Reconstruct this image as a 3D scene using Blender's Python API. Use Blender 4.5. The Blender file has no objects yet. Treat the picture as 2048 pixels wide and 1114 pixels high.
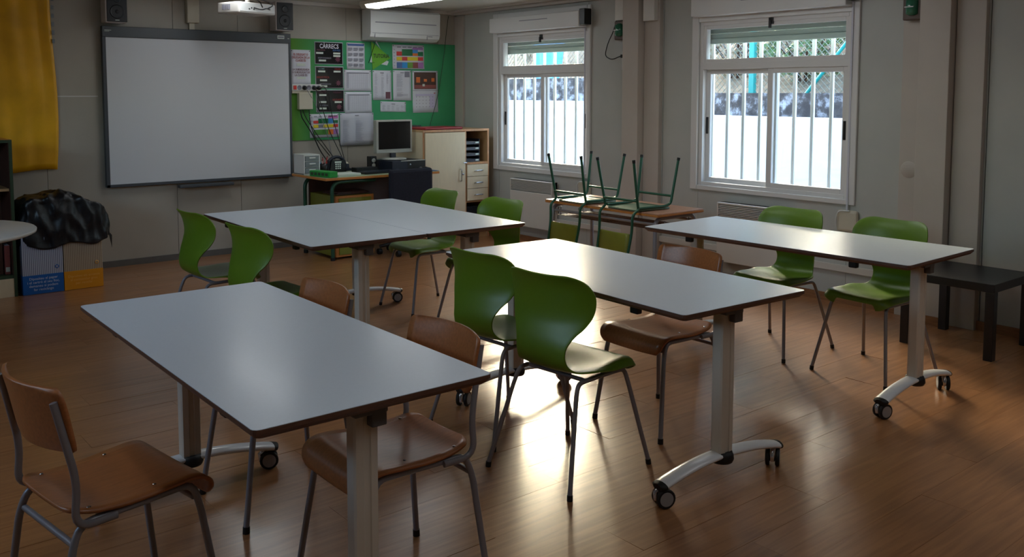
import bpy, bmesh, math, random
from mathutils import Vector, Matrix, noise
random.seed(4)
R = math.radians
S = bpy.context.scene
COL = S.collection

# ------------------------------------------------------------------ camera
F_PX, CY = 1813.3, 328.0
PITCH, ROLL, YAW = 0.0789, 0.001, 0.687
fw = Vector((math.sin(YAW)*math.cos(PITCH), math.cos(YAW)*math.cos(PITCH), -math.sin(PITCH)))
rt = Vector((math.cos(YAW), -math.sin(YAW), 0)); up = rt.cross(fw)
r2 = rt*math.cos(ROLL)+up*math.sin(ROLL); u2 = up*math.cos(ROLL)-rt*math.sin(ROLL)
cd = bpy.data.cameras.new('camera'); cam = bpy.data.objects.new('camera', cd); COL.objects.link(cam)
cam.matrix_world = Matrix(((r2.x, u2.x, -fw.x, -6.052), (r2.y, u2.y, -fw.y, -8.370), (r2.z, u2.z, -fw.z, 1.545), (0, 0, 0, 1)))
cd.sensor_width = 36; cd.lens = F_PX*36/2048; cd.shift_y = -(557-CY)/2048
cd.clip_start = .05; cd.clip_end = 200
S.camera = cam

# ------------------------------------------------------------------ world, sun, exposure
SKY_STRENGTH, TUBE_STRENGTH, EXPOSURE = 3.0, 8.5, 0.25
w = bpy.data.worlds.new('sky'); S.world = w; w.use_nodes = True
wn = w.node_tree.nodes; wl = w.node_tree.links
bg = wn['Background']; sky = wn.new('ShaderNodeTexSky'); sky.sky_type = 'NISHITA'; sky.sun_disc = False   # hazy sun veiled behind the left window
sky.sun_elevation = R(20); sky.sun_rotation = R(39); sky.dust_density = 4
wl.new(sky.outputs[0], bg.inputs[0]); bg.inputs[1].default_value = SKY_STRENGTH
for i, (y, z, sy, sz) in enumerate(((-1.45, 1.45, 1.3, 1.35), (-4.17, 1.45, 1.3, 1.35)   )):
    ld = bpy.data.lights.new('daylight_portal', 'AREA'); ld.shape = 'RECTANGLE'; ld.size = sy; ld.size_y = sz
    ld.cycles.is_portal = True
    lo = bpy.data.objects.new('daylight_portal', ld); COL.objects.link(lo)
    lo.location = (.12, y, z); lo.rotation_euler = (0, R(90), 0)
for y in (-4.2,):
    ld = bpy.data.lights.new('daylight_portal', 'AREA'); ld.shape = 'RECTANGLE'; ld.size = .6; ld.size_y = 2.2
    ld.cycles.is_portal = True
    lo = bpy.data.objects.new('daylight_portal', ld); COL.objects.link(lo)
    lo.location = (-7.72, y, 1.95); lo.rotation_euler = (0, R(-90), 0)
S.view_settings.view_transform = 'Standard'; S.view_settings.look = 'None'
S.view_settings.exposure = EXPOSURE; S.view_settings.gamma = 1; S.view_settings.use_curve_mapping = False
S.cycles.use_denoising = True
S.cycles.max_bounces = 8; S.cycles.diffuse_bounces = 5; S.cycles.glossy_bounces = 4
S.cycles.transparent_max_bounces = 12; S.cycles.transmission_bounces = 6
S.cycles.sample_clamp_indirect = 6
S.cycles.caustics_reflective = False; S.cycles.caustics_refractive = False

# ------------------------------------------------------------------ materials
def srgb(r, g, b):
    return tuple(((c/255)/12.92 if c/255 <= .04045 else ((c/255+.055)/1.055)**2.4) for c in (r, g, b))+(1,)
def mat(name, col, rough=.5, metal=0, noise_s=0, noise_a=.12, bump=0, stretch=(1, 1, 1), spec=.5, emit=0, coat=0):
    m = bpy.data.materials.new(name); m.use_nodes = True
    nt = m.node_tree; b = nt.nodes['Principled BSDF']
    b.inputs['Base Color'].default_value = col; b.inputs['Roughness'].default_value = rough
    b.inputs['Metallic'].default_value = metal; b.inputs['Specular IOR Level'].default_value = spec
    if coat: b.inputs['Coat Weight'].default_value = coat; b.inputs['Coat Roughness'].default_value = .15
    if emit: b.inputs['Emission Color'].default_value = col; b.inputs['Emission Strength'].default_value = emit
    if noise_s or bump:
        tc = nt.nodes.new('ShaderNodeTexCoord'); mp = nt.nodes.new('ShaderNodeMapping'); mp.inputs['Scale'].default_value = stretch
        nt.links.new(tc.outputs['Object'], mp.inputs[0])
        n = nt.nodes.new('ShaderNodeTexNoise'); n.inputs['Scale'].default_value = noise_s or 30; n.inputs['Detail'].default_value = 5
        nt.links.new(mp.outputs[0], n.inputs['Vector'])
        if noise_a:
            cr = nt.nodes.new('ShaderNodeValToRGB'); e = cr.color_ramp.elements
            e[0].position = .3; e[1].position = .7
            e[0].color = tuple(c*(1-noise_a) for c in col[:3])+(1,); e[1].color = tuple(min(1, c*(1+noise_a)) for c in col[:3])+(1,)
            nt.links.new(n.outputs[0], cr.inputs[0]); nt.links.new(cr.outputs[0], b.inputs['Base Color'])
        if bump:
            bp = nt.nodes.new('ShaderNodeBump'); bp.inputs['Strength'].default_value = bump; bp.inputs['Distance'].default_value = .01
            nt.links.new(n.outputs[0], bp.inputs['Height']); nt.links.new(bp.outputs[0], b.inputs['Normal'])
    return m
M = {}
M['wall_back'] = mat('painted sheet beige', srgb(168, 163, 152), .55, noise_s=3, noise_a=.05, bump=.03)
M['wall_win'] = mat('painted sheet grey', srgb(178, 180, 176), .5, noise_s=3, noise_a=.04, bump=.03)
M['casing'] = mat('painted casing warm grey', srgb(184, 176, 168), .5, noise_s=4, noise_a=.04)
M['ceiling'] = mat('ceiling sheet', srgb(190, 186, 176), .6, noise_s=3, noise_a=.04)
M['joint'] = mat('dark joint', srgb(52, 52, 52), .7)
M['skirt'] = mat('wooden skirting', srgb(140, 96, 62), .45, noise_s=9, noise_a=.2, stretch=(1, 1, 12))
M['skirt_grey'] = mat('grey skirting', srgb(96, 94, 90), .5, noise_s=9, noise_a=.1)
M['white_alu'] = mat('white lacquered aluminium', srgb(214, 214, 214), .35)
M['rubber'] = mat('black rubber', srgb(14, 14, 15), .55)
M['black_plastic'] = mat('black plastic', srgb(16, 16, 18), .35)
M['laminate'] = mat('white table laminate', srgb(212, 222, 233), .33, noise_s=120, noise_a=.015, bump=.012, coat=.12)
M['edge'] = mat('brown table edge', srgb(92, 62, 48), .45, noise_s=25, noise_a=.25, stretch=(1, 1, 8))
M['column'] = mat('cream lacquered column', srgb(206, 198, 184), .4)
M['bracket'] = mat('grey plastic bracket', srgb(92, 92, 94), .45)
M['foot_alu'] = mat('silver foot', srgb(226, 228, 232), .3, metal=0, coat=.3)
M['chrome'] = mat('chrome', srgb(200, 200, 205), .18, metal=1)
M['wheel_disc'] = mat('grey wheel disc', srgb(150, 150, 152), .4)
M['green_shell'] = mat('green polypropylene', srgb(98, 132, 28), .36, noise_s=60, noise_a=.03, bump=.015)
M['tube_grey'] = mat('grey enamelled tube', srgb(138, 136, 142), .32, metal=.2)
M['ply'] = mat('varnished beech plywood', srgb(168, 106, 62), .3, noise_s=7, noise_a=.14, stretch=(2, 14, 14), bump=.01)
M['ply_orange'] = mat('orange beech plywood', srgb(182, 112, 52), .3, noise_s=7, noise_a=.12, stretch=(14, 2, 14), bump=.01)
M['green_tube'] = mat('dark green tube', srgb(40, 88, 66), .3, metal=.2)
M['olive'] = mat('olive green laminate', srgb(128, 132, 46), .45, noise_s=12, noise_a=.06)
M['green_seat'] = mat('grey green seat', srgb(92, 116, 92), .35, noise_s=12, noise_a=.08)
M['desk_top'] = mat('pale green laminate', srgb(150, 164, 132), .35)
M['orange_edge'] = mat('orange wood edge', srgb(196, 128, 60), .4, noise_s=14, noise_a=.12, stretch=(1, 6, 6))
M['wood_top'] = mat('worn wood desk top', srgb(166, 122, 98), .3, noise_s=6, noise_a=.14, stretch=(10, 1, 10))
M['birch'] = mat('pale birch laminate', srgb(220, 204, 172), .4, noise_s=8, noise_a=.03, stretch=(6, 6, 1))
M['beech_edge'] = mat('beech edge', srgb(188, 138, 96), .4, noise_s=10, noise_a=.12, stretch=(4, 4, 1))
M['cab_inner'] = mat('cabinet inside wood', srgb(192, 156, 112), .45, noise_s=10, noise_a=.08)
M['dark_green'] = mat('dark green laminate', srgb(44, 66, 44), .45)
M['dark_brown'] = mat('dark brown board', srgb(72, 44, 34), .5, noise_s=8, noise_a=.15)
M['black_table'] = mat('black brown laminate', srgb(26, 24, 26), .38, noise_s=20, noise_a=.2, stretch=(1, 8, 8))
M['board_frame'] = mat('anthracite frame', srgb(66, 72, 78), .4)
M['board_white'] = mat('matt whiteboard surface', srgb(206, 210, 216), .42)
M['speaker_white'] = mat('white speaker shell', srgb(190, 184, 182), .4)
M['speaker_front'] = mat('black speaker front', srgb(18, 21, 26), .45)
M['speaker_cone'] = mat('charcoal cone', srgb(34, 37, 42), .3)
M['yellow'] = mat('ochre yellow paper', srgb(226, 168, 8), .45, noise_s=5, noise_a=.12, bump=.25)
M['felt'] = None
M['paper'] = mat('white paper', srgb(214, 216, 226), .6)
M['paper_grey'] = mat('greyish paper', srgb(196, 198, 210), .6)
M['ink'] = mat('black print', srgb(24, 24, 28), .5)
M['ink_grey'] = mat('grey print', srgb(128, 128, 142), .6)
M['ink_soft'] = mat('pale grey print', srgb(170, 170, 184), .6)
M['poster_black'] = mat('black glossy poster', srgb(22, 20, 24), .18)
M['ink_red'] = mat('dark red print', srgb(150, 46, 42), .5)
M['ink_blue'] = mat('blue print', srgb(48, 96, 150), .5)
M['ink_teal'] = mat('teal print', srgb(96, 140, 140), .5)
M['ink_maroon'] = mat('maroon print', srgb(96, 42, 60), .5)
M['label_white'] = mat('pale name label', srgb(206, 216, 206), .5)
for k, c in dict(c_red=(206, 60, 56), c_dgreen=(20, 112, 66), c_blue=(60, 140, 206), c_violet=(160, 110, 176), c_yellow=(226, 206, 40), c_indigo=(70, 100, 160), c_azure=(40, 150, 220), c_lime=(110, 160, 60), c_brown=(140, 74, 70), c_orange=(226, 120, 50), c_pink=(206, 120, 190), c_green=(80, 140, 60), c_lav=(196, 190, 220)).items():
    M[k] = mat('print '+k[2:], srgb(*c), .5)
M['pennant'] = mat('grass green pennant', srgb(96, 168, 24), .4)
M['glossy_black'] = mat('black screen', srgb(6, 6, 8), .15)
M['monitor_grey'] = mat('silver grey plastic', srgb(168, 168, 160), .4)
M['pc_navy'] = mat('dark navy plastic', srgb(24, 30, 46), .4)
M['navy_cloth'] = mat('navy upholstery', srgb(22, 26, 42), .85, noise_s=90, noise_a=.2, bump=.1)
M['white_plastic'] = mat('white plastic', srgb(206, 208, 206), .35)
M['cream_plastic'] = mat('cream plastic', srgb(196, 190, 172), .4)
M['clear_plastic'] = mat('frosted drawer plastic', srgb(126, 134, 138), .25)
M['green_plastic'] = mat('green plastic', srgb(30, 150, 60), .35)
M['red_cover'] = mat('dark red cover', srgb(140, 30, 42), .4)
M['blue_pad'] = mat('blue mouse pad', srgb(60, 92, 130), .6)
M['blue_print'] = mat('blue cardboard print', srgb(16, 96, 176), .5)
M['yellow_print'] = mat('amber cardboard print', srgb(226, 150, 20), .5)
M['white_print'] = mat('white print', srgb(210, 220, 235), .5)
M['orange_print'] = mat('light orange print', srgb(240, 180, 90), .5)
M['bag'] = mat('black plastic film', srgb(12, 14, 19), .38, noise_s=9, noise_a=.1, bump=.6)
M['ceramic'] = mat('white laminate round top', srgb(198, 200, 200), .4)
M['white_box'] = mat('warm white metal', srgb(206, 202, 196), .4)
M['rust'] = mat('brown metal', srgb(88, 70, 60), .5)
M['light_housing'] = mat('lamp housing', srgb(210, 200, 180), .45)
M['duct'] = mat('white duct', srgb(200, 196, 190), .45)
M['teal_post'] = mat('turquoise painted steel', srgb(30, 140, 136), .4)
M['wire'] = mat('galvanised wire', srgb(150, 158, 150), .4, metal=.3)
M['blue_tarp'] = mat('light blue sheet', srgb(90, 160, 215), .6)
M['bar'] = mat('white grille bar', srgb(225, 232, 235), .4)
M['shutter'] = mat('pale green grey shutter', srgb(168, 182, 176), .5)
M['shutter_dot'] = mat('light slot', srgb(225, 235, 232), .5)
M['white_render'] = mat('white rendered wall', srgb(232, 236, 236), .8, noise_s=5, noise_a=.03, bump=.05)
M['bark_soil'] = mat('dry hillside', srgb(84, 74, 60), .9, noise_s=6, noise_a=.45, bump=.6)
M['paving'] = mat('outside paving', srgb(190, 186, 176), .8, noise_s=8, noise_a=.08)
M['leaf_a'] = mat('mid green leaves', srgb(66, 88, 40), .6, noise_s=20, noise_a=.4)
M['leaf_b'] = mat('dry olive leaves', srgb(96, 86, 60), .7, noise_s=20, noise_a=.35)
M['leaf_c'] = mat('dark green leaves', srgb(40, 62, 36), .6, noise_s=20, noise_a=.4)
M['tube_light'] = mat('lit fluorescent diffuser', (.93, .97, 1, 1), .4, emit=TUBE_STRENGTH)

def translucent_green():
    m = mat('green lens', srgb(40, 110, 84), .12); b = m.node_tree.nodes['Principled BSDF']; b.inputs['Coat Weight'].default_value = .6
    return m
M['lens'] = translucent_green()

def felt():
    m = mat('green felt', srgb(62, 158, 104), .85); nt = m.node_tree; b = nt.nodes['Principled BSDF']
    tc = nt.nodes.new('ShaderNodeTexCoord'); sp = nt.nodes.new('ShaderNodeSeparateXYZ'); nt.links.new(tc.outputs['Object'], sp.inputs[0])
    cr = nt.nodes.new('ShaderNodeMapRange'); cr.inputs[1].default_value = -2.0; cr.inputs[2].default_value = -1.65; nt.links.new(sp.outputs[0], cr.inputs[0])
    n = nt.nodes.new('ShaderNodeTexNoise'); n.inputs['Scale'].default_value = 5
    nt.links.new(tc.outputs['Object'], n.inputs['Vector'])
    mx = nt.nodes.new('ShaderNodeMixRGB'); mx.inputs[1].default_value = srgb(92, 150, 52); mx.inputs[2].default_value = srgb(62, 160, 106)
    nt.links.new(cr.outputs[0], mx.inputs[0])
    m2 = nt.nodes.new('ShaderNodeMixRGB'); m2.blend_type = 'MULTIPLY'; m2.inputs[0].default_value = .2
    nt.links.new(mx.outputs[0], m2.inputs[1]); nt.links.new(n.outputs[0], m2.inputs[2]); nt.links.new(m2.outputs[0], b.inputs['Base Color'])
    return m
M['felt'] = felt()

def floor_mat():
    m = mat('wood effect floor', srgb(160, 104, 62), .3, coat=.5); nt = m.node_tree; b = nt.nodes['Principled BSDF']; L = nt.links.new
    tc = nt.nodes.new('ShaderNodeTexCoord'); oi = nt.nodes.new('ShaderNodeObjectInfo')
    sc = nt.nodes.new('ShaderNodeVectorMath'); sc.operation = 'MULTIPLY_ADD'; sc.inputs[1].default_value = (1, 1, 1)
    cb = nt.nodes.new('ShaderNodeCombineXYZ'); ml = nt.nodes.new('ShaderNodeMath'); ml.operation = 'MULTIPLY'; ml.inputs[1].default_value = 40
    L(oi.outputs['Random'], ml.inputs[0]); L(ml.outputs[0], cb.inputs[0]); L(ml.outputs[0], cb.inputs[1]); L(tc.outputs['Object'], sc.inputs[0]); L(cb.outputs[0], sc.inputs[2])
    mp = nt.nodes.new('ShaderNodeMapping'); mp.inputs['Scale'].default_value = (1.1, 13, 1); L(sc.outputs[0], mp.inputs[0])
    n1 = nt.nodes.new('ShaderNodeTexNoise'); n1.inputs['Scale'].default_value = 3.0; n1.inputs['Detail'].default_value = 7; n1.inputs['Distortion'].default_value = .8; L(mp.outputs[0], n1.inputs['Vector'])
    cr = nt.nodes.new('ShaderNodeValToRGB'); e = cr.color_ramp.elements
    e[0].position = .28; e[0].color = srgb(142, 94, 58); e[1].position = .75; e[1].color = srgb(176, 124, 80); L(n1.outputs[0], cr.inputs[0])
    mr0 = nt.nodes.new('ShaderNodeMapRange'); mr0.inputs[3].default_value = .93; mr0.inputs[4].default_value = 1.06; L(oi.outputs['Random'], mr0.inputs[0])
    mx = nt.nodes.new('ShaderNodeVectorMath'); mx.operation = 'SCALE'; L(cr.outputs[0], mx.inputs[0]); L(mr0.outputs[0], mx.inputs['Scale'])
    L(mx.outputs[0], b.inputs['Base Color'])
    n2 = nt.nodes.new('ShaderNodeTexNoise'); n2.inputs['Scale'].default_value = 3; n2.inputs['Detail'].default_value = 3; L(sc.outputs[0], n2.inputs['Vector'])
    mr = nt.nodes.new('ShaderNodeMapRange'); mr.inputs[3].default_value = .24; mr.inputs[4].default_value = .38; L(n2.outputs[0], mr.inputs[0]); L(mr.outputs[0], b.inputs['Roughness'])
    b.inputs['Coat Roughness'].default_value = .22
    bp = nt.nodes.new('ShaderNodeBump'); bp.inputs['Strength'].default_value = .10; bp.inputs['Distance'].default_value = .001; L(n1.outputs[0], bp.inputs['Height']); L(bp.outputs[0], b.inputs['Normal'])
    return m
M['floor'] = floor_mat()

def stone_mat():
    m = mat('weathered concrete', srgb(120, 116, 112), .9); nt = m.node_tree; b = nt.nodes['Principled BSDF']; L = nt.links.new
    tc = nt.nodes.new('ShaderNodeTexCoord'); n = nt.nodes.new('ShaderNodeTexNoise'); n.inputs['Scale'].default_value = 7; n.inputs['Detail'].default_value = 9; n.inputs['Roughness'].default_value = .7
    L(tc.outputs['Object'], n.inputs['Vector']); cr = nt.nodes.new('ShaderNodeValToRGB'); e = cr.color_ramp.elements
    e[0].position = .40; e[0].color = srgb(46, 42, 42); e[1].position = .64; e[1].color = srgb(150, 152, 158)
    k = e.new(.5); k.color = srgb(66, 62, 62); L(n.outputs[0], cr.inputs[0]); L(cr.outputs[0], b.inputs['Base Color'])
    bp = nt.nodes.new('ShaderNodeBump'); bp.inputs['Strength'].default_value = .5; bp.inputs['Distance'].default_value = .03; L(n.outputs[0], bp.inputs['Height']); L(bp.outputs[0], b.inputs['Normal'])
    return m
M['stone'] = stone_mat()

def glass_mat():
    m = bpy.data.materials.new('window glass'); m.use_nodes = True; nt = m.node_tree; nt.nodes.remove(nt.nodes['Principled BSDF'])
    o = nt.nodes['Material Output']; t = nt.nodes.new('ShaderNodeBsdfTransparent'); t.inputs[0].default_value = (.93, .97, .97, 1)
    g = nt.nodes.new('ShaderNodeBsdfGlossy'); g.inputs['Roughness'].default_value = .02
    lw = nt.nodes.new('ShaderNodeLayerWeight'); pw = nt.nodes.new('ShaderNodeMath'); pw.operation = 'POWER'; pw.inputs[1].default_value = 5
    f = nt.nodes.new('ShaderNodeMath'); f.operation = 'MULTIPLY_ADD'; f.inputs[1].default_value = .96; f.inputs[2].default_value = .04
    nt.links.new(lw.outputs['Facing'], pw.inputs[0]); nt.links.new(pw.outputs[0], f.inputs[0]); x = nt.nodes.new('ShaderNodeMixShader')
    nt.links.new(f.outputs[0], x.inputs[0]); nt.links.new(t.outputs[0], x.inputs[1]); nt.links.new(g.outputs[0], x.inputs[2]); nt.links.new(x.outputs[0], o.inputs[0])
    return m
M['glass'] = glass_mat()

def stripe_mat(name, c1, c2, scale):
    m = mat(name, c1, .6); nt = m.node_tree; b = nt.nodes['Principled BSDF']; L = nt.links.new
    tc = nt.nodes.new('ShaderNodeTexCoord'); wv = nt.nodes.new('ShaderNodeTexWave'); wv.inputs['Scale'].default_value = scale
    L(tc.outputs['Object'], wv.inputs['Vector']); cr = nt.nodes.new('ShaderNodeValToRGB'); e = cr.color_ramp.elements
    e[0].position = .35; e[0].color = c2; e[1].position = .6; e[1].color = c1; L(wv.outputs[0], cr.inputs[0]); L(cr.outputs[0], b.inputs['Base Color'])
    return m
M['bin_blue_stripes'] = stripe_mat('pale striped cardboard', srgb(190, 194, 208), srgb(116, 120, 140), 24)
M['bin_tan_stripes'] = stripe_mat('tan striped cardboard', srgb(182, 164, 140), srgb(138, 118, 96), 24)

# ------------------------------------------------------------------ mesh helpers
class MB:
    def __init__(s): s.v = []; s.f = []; s.sm = []; s.mi = []; s.cur = 0
    def add(s, vs, fs, smooth=False):
        n = len(s.v); s.v += [tuple(v) for v in vs]
        for f in fs: s.f.append(tuple(i+n for i in f)); s.sm.append(smooth); s.mi.append(s.cur)
    def box(s, x0, x1, y0, y1, z0, z1, rot=None, bev=0):
        x0, x1 = min(x0, x1), max(x0, x1); y0, y1 = min(y0, y1), max(y0, y1); z0, z1 = min(z0, z1), max(z0, z1)
        if bev:
            bm = bmesh.new(); bmesh.ops.create_cube(bm, size=1)
            for v in bm.verts: v.co = Vector(((x0+x1)/2+v.co.x*(x1-x0), (y0+y1)/2+v.co.y*(y1-y0), (z0+z1)/2+v.co.z*(z1-z0)))
            bmesh.ops.bevel(bm, geom=bm.edges[:], offset=bev, segments=2, affect='EDGES', profile=.5)
            bm.verts.index_update(); vs = [v.co.copy() for v in bm.verts]; fs = [[v.index for v in f.verts] for f in bm.faces]; bm.free()
        else:
            vs = [Vector(p) for p in ((x0, y0, z0), (x1, y0, z0), (x1, y1, z0), (x0, y1, z0), (x0, y0, z1), (x1, y0, z1), (x1, y1, z1), (x0, y1, z1))]
            fs = [(0, 3, 2, 1), (4, 5, 6, 7), (0, 1, 5, 4), (1, 2, 6, 5), (2, 3, 7, 6), (3, 0, 4, 7)]
        if rot: vs = [rot @ v for v in vs]
        s.add(vs, fs); return s
    def tube(s, pts, r, n=10, caps=True, ry=None, upv=None):
        pts = [Vector(p) for p in pts]; N = len(pts); rings = []
        t0 = (pts[1]-pts[0]).normalized(); a = Vector(upv) if upv else (Vector((0, 0, 1)) if abs(t0.z) < .9 else Vector((1, 0, 0)))
        u = (a-t0*a.dot(t0)).normalized()
        for i, p in enumerate(pts):
            t = (pts[min(i+1, N-1)]-pts[max(i-1, 0)]).normalized(); u = (u-t*u.dot(t)).normalized(); v = t.cross(u)
            rr = r[i] if isinstance(r, (list, tuple)) else r
            rings.append([p+v*(rr*math.cos(2*math.pi*k/n))+u*((ry or rr)*math.sin(2*math.pi*k/n)) for k in range(n)])
        vs = [q for rg in rings for q in rg]; fs = []
        for i in range(N-1):
            for k in range(n): fs.append((i*n+k, i*n+(k+1) % n, (i+1)*n+(k+1) % n, (i+1)*n+k))
        s.add(vs, fs, True)
        if caps:
            s.add(rings[0], [tuple(range(n))[::-1]]); s.add(rings[-1], [tuple(range(n))])
        return s
    def cyl(s, p, q, r, n=20): return s.tube([p, q], r, n)
    def lathe(s, prof, c=(0, 0, 0), n=28, axis='z'):
        vs = []; fs = []
        for (r, h) in prof:
            for k in range(n):
                a = 2*math.pi*k/n; x, y = r*math.cos(a), r*math.sin(a)
                p = (x, y, h) if axis == 'z' else ((h, x, y) if axis == 'x' else (y, h, x))
                vs.append((c[0]+p[0], c[1]+p[1], c[2]+p[2]))
        for i in range(len(prof)-1):
            for k in range(n): fs.append((i*n+k, i*n+(k+1) % n, (i+1)*n+(k+1) % n, (i+1)*n+k))
        s.add(vs, fs, True); return s
    def prism(s, poly, z0, z1):
        n = len(poly); vs = [(x, y, z0) for x, y in poly]+[(x, y, z1) for x, y in poly]
        s.add(vs, [tuple(range(n))[::-1], tuple(range(n, 2*n))]+[(i, (i+1) % n, n+(i+1) % n, n+i) for i in range(n)]); return s
    def prism_y(s, poly, y0, y1):  # polygon in xz
        n = len(poly); vs = [(x, y0, z) for x, z in poly]+[(x, y1, z) for x, z in poly]
        s.add(vs, [tuple(range(n)), tuple(range(n, 2*n))[::-1]]+[(i, n+i, n+(i+1) % n, (i+1) % n) for i in range(n)]); return s
    def build(s, name, m, parent=None, loc=(0, 0, 0), rz=0, label=None):
        me = bpy.data.meshes.new(name); me.from_pydata(s.v, [], s.f)
        for x in (m if isinstance(m, (list, tuple)) else [m]): me.materials.append(M[x] if isinstance(x, str) else x)
        me.polygons.foreach_set('use_smooth', s.sm); me.polygons.foreach_set('material_index', s.mi); me.update()
        o = bpy.data.objects.new(name, me); COL.objects.link(o); o.parent = parent; o.location = loc; o.rotation_euler = (0, 0, rz)
        if label: o['label'] = label
        return o
def fillet(pts, rad, seg=5):
    pts = [Vector(p) for p in pts]; out = [pts[0]]
    for i in range(1, len(pts)-1):
        a, b, c = pts[i-1], pts[i], pts[i+1]; r = rad[i-1] if isinstance(rad, (list, tuple)) else rad
        d1 = (a-b); d2 = (c-b); r = min(r, d1.length*.49, d2.length*.49); p = b+d1.normalized()*r; q = b+d2.normalized()*r
        for k in range(seg+1):
            t = k/seg; out.append(p*(1-t)**2+b*2*t*(1-t)+q*t*t)
    out.append(pts[-1]); return out
def tag(o, label, cat, group=None):
    o['label'] = label; o['category'] = cat
    if group: o['group'] = group
    return o
def empty(name, loc, rz=0):
    o = bpy.data.objects.new(name, None); COL.objects.link(o); o.location = loc; o.rotation_euler = (0, 0, rz); o.empty_display_size = .1
    return o
def thing(name, loc, label, cat, group=None, rz=0): return tag(empty(name, loc, rz), label, cat, group)
def struct(o): o['kind'] = 'structure'; return o
def copy_tree(o, loc, rz, label):
    kids = {}
    for c in bpy.data.objects:
        if c.parent: kids.setdefault(c.parent.name, []).append(c)
    def go(a, par):
        c = a.copy(); COL.objects.link(c); c.parent = par
        for ch in kids.get(a.name, []): go(ch, c)
        return c
    r = go(o, None); r.location = loc; r.rotation_euler = (0, 0, rz); r['label'] = label
    return r
def text_mesh(name, body, size, m, parent, loc, rot, align='CENTER', bold=0, sx=1, label=None, spacing=1.0):
    cu = bpy.data.curves.new(name, 'FONT'); cu.body = body; cu.size = size; cu.align_x = align; cu.align_y = 'CENTER'; cu.offset = bold; cu.space_line = spacing; cu.extrude = .0002; cu.resolution_u = 2
    to = bpy.data.objects.new(name+'_c', cu); COL.objects.link(to); dg = bpy.context.evaluated_depsgraph_get()
    me = bpy.data.meshes.new_from_object(to.evaluated_get(dg)); bpy.data.objects.remove(to)
    me.materials.clear(); me.materials.append(M[m]); me.name = name
    o = bpy.data.objects.new(name, me); COL.objects.link(o); o.parent = parent; o.location = loc; o.rotation_euler = rot; o.scale = (sx, 1, 1)
    if label: o['label'] = label
    return o
def cr_spline(P, n):
    out = []
    for i in range(len(P)-1):
        p0, p1, p2, p3 = P[max(i-1, 0)], P[i], P[i+1], P[min(i+2, len(P)-1)]
        for k in range(n):
            t = k/n; out.append([.5*((2*b)+(-a+c)*t+(2*a-5*b+4*c-d)*t*t+(-a+3*b-3*c+d)*t**3) for a, b, c, d in zip(p0, p1, p2, p3)])
    out.append(list(P[-1])); return out

# ------------------------------------------------------------------ room shell
CEIL = 2.44
fl = struct(MB().box(-7.6, .0, -10.2, .0, -.1, -.012).box(-7.6, 0, -10.2, -7.41, -.012, 0).box(-7.6, -6.42, -7.41, 0, -.012, 0).build('floor', 'floor'))
PW, PL = .193, 1.29
pm = MB().box(-.5, .5, -PW/2+.0004, PW/2-.0004, -.012, 0).build('plank', 'floor', fl); pmesh = pm.data; bpy.data.objects.remove(pm)
rows = int(7.41/PW+.999)
for j in range(rows):
    yc = -PW/2-j*PW; x = -PL*((j*.37+.13) % 1)
    edges = [0.0]
    while x > -6.42: edges.append(x); x -= PL
    edges.append(-6.42)
    for xa, xb in zip(edges[:-1], edges[1:]):
        if xa-xb < .03: continue
        p = bpy.data.objects.new('plank', pmesh); COL.objects.link(p); p.parent = fl
        p.location = ((xa+xb)/2, yc, 0); p.scale = (xa-xb-.0008, 1, 1)
        p.rotation_euler = (R(random.gauss(0, .16)), R(random.gauss(0, .03)), 0)
ce = struct(MB().box(-7.7, .22, -10.3, .12, CEIL, CEIL+.12).build('ceiling', 'ceiling'))
wb = struct(MB().box(-7.7, .22, .012, .12, -.1, CEIL).build('wall_back', 'joint'))
seams = [-7.6, -6.5, -5.4, -4.25, -3.17, -2.56, -1.40, -.25, 0]
for a, b in zip(seams[:-1], seams[1:]):
    MB().box(a+.002, b-.002, 0, .012, 0, CEIL).build('wall_panel', 'wall_back', wb)
struct(MB().box(-7.7, -7.6, -10.3, .12, -.1, 1.65).box(-7.7, -7.6, -10.3, .12, 2.25, CEIL).box(-7.7, -7.6, -3.1, .12, 1.65, 2.25).box(-7.7, -7.6, -10.3, -5.3, 1.65, 2.25).build('wall_left', 'wall_win'))
mb = MB(); ya, yb = -3.1, -5.3  # high window added out of view in the left wall for cool fill light
mb.box(-7.7, -7.6, ya, ya-.05, 1.65, 2.25).box(-7.7, -7.6, yb+.05, yb, 1.65, 2.25).box(-7.7, -7.6, ya, yb, 1.65, 1.70).box(-7.7, -7.6, ya, yb, 2.20, 2.25).box(-7.68, -7.62, -4.17, -4.23, 1.7, 2.2)
wl_ = struct(mb.build('window_3', 'white_alu')); MB().box(-7.652, -7.648, ya-.05, yb+.05, 1.70, 2.20).build('pane', 'glass', wl_)
struct(MB().box(-26, -7.7, -26, 12, -.35, -.15).build('ground', 'paving'))
struct(MB().box(-7.7, .12, -10.3, -10.2, -.1, CEIL).build('wall_front', 'wall_win'))
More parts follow.
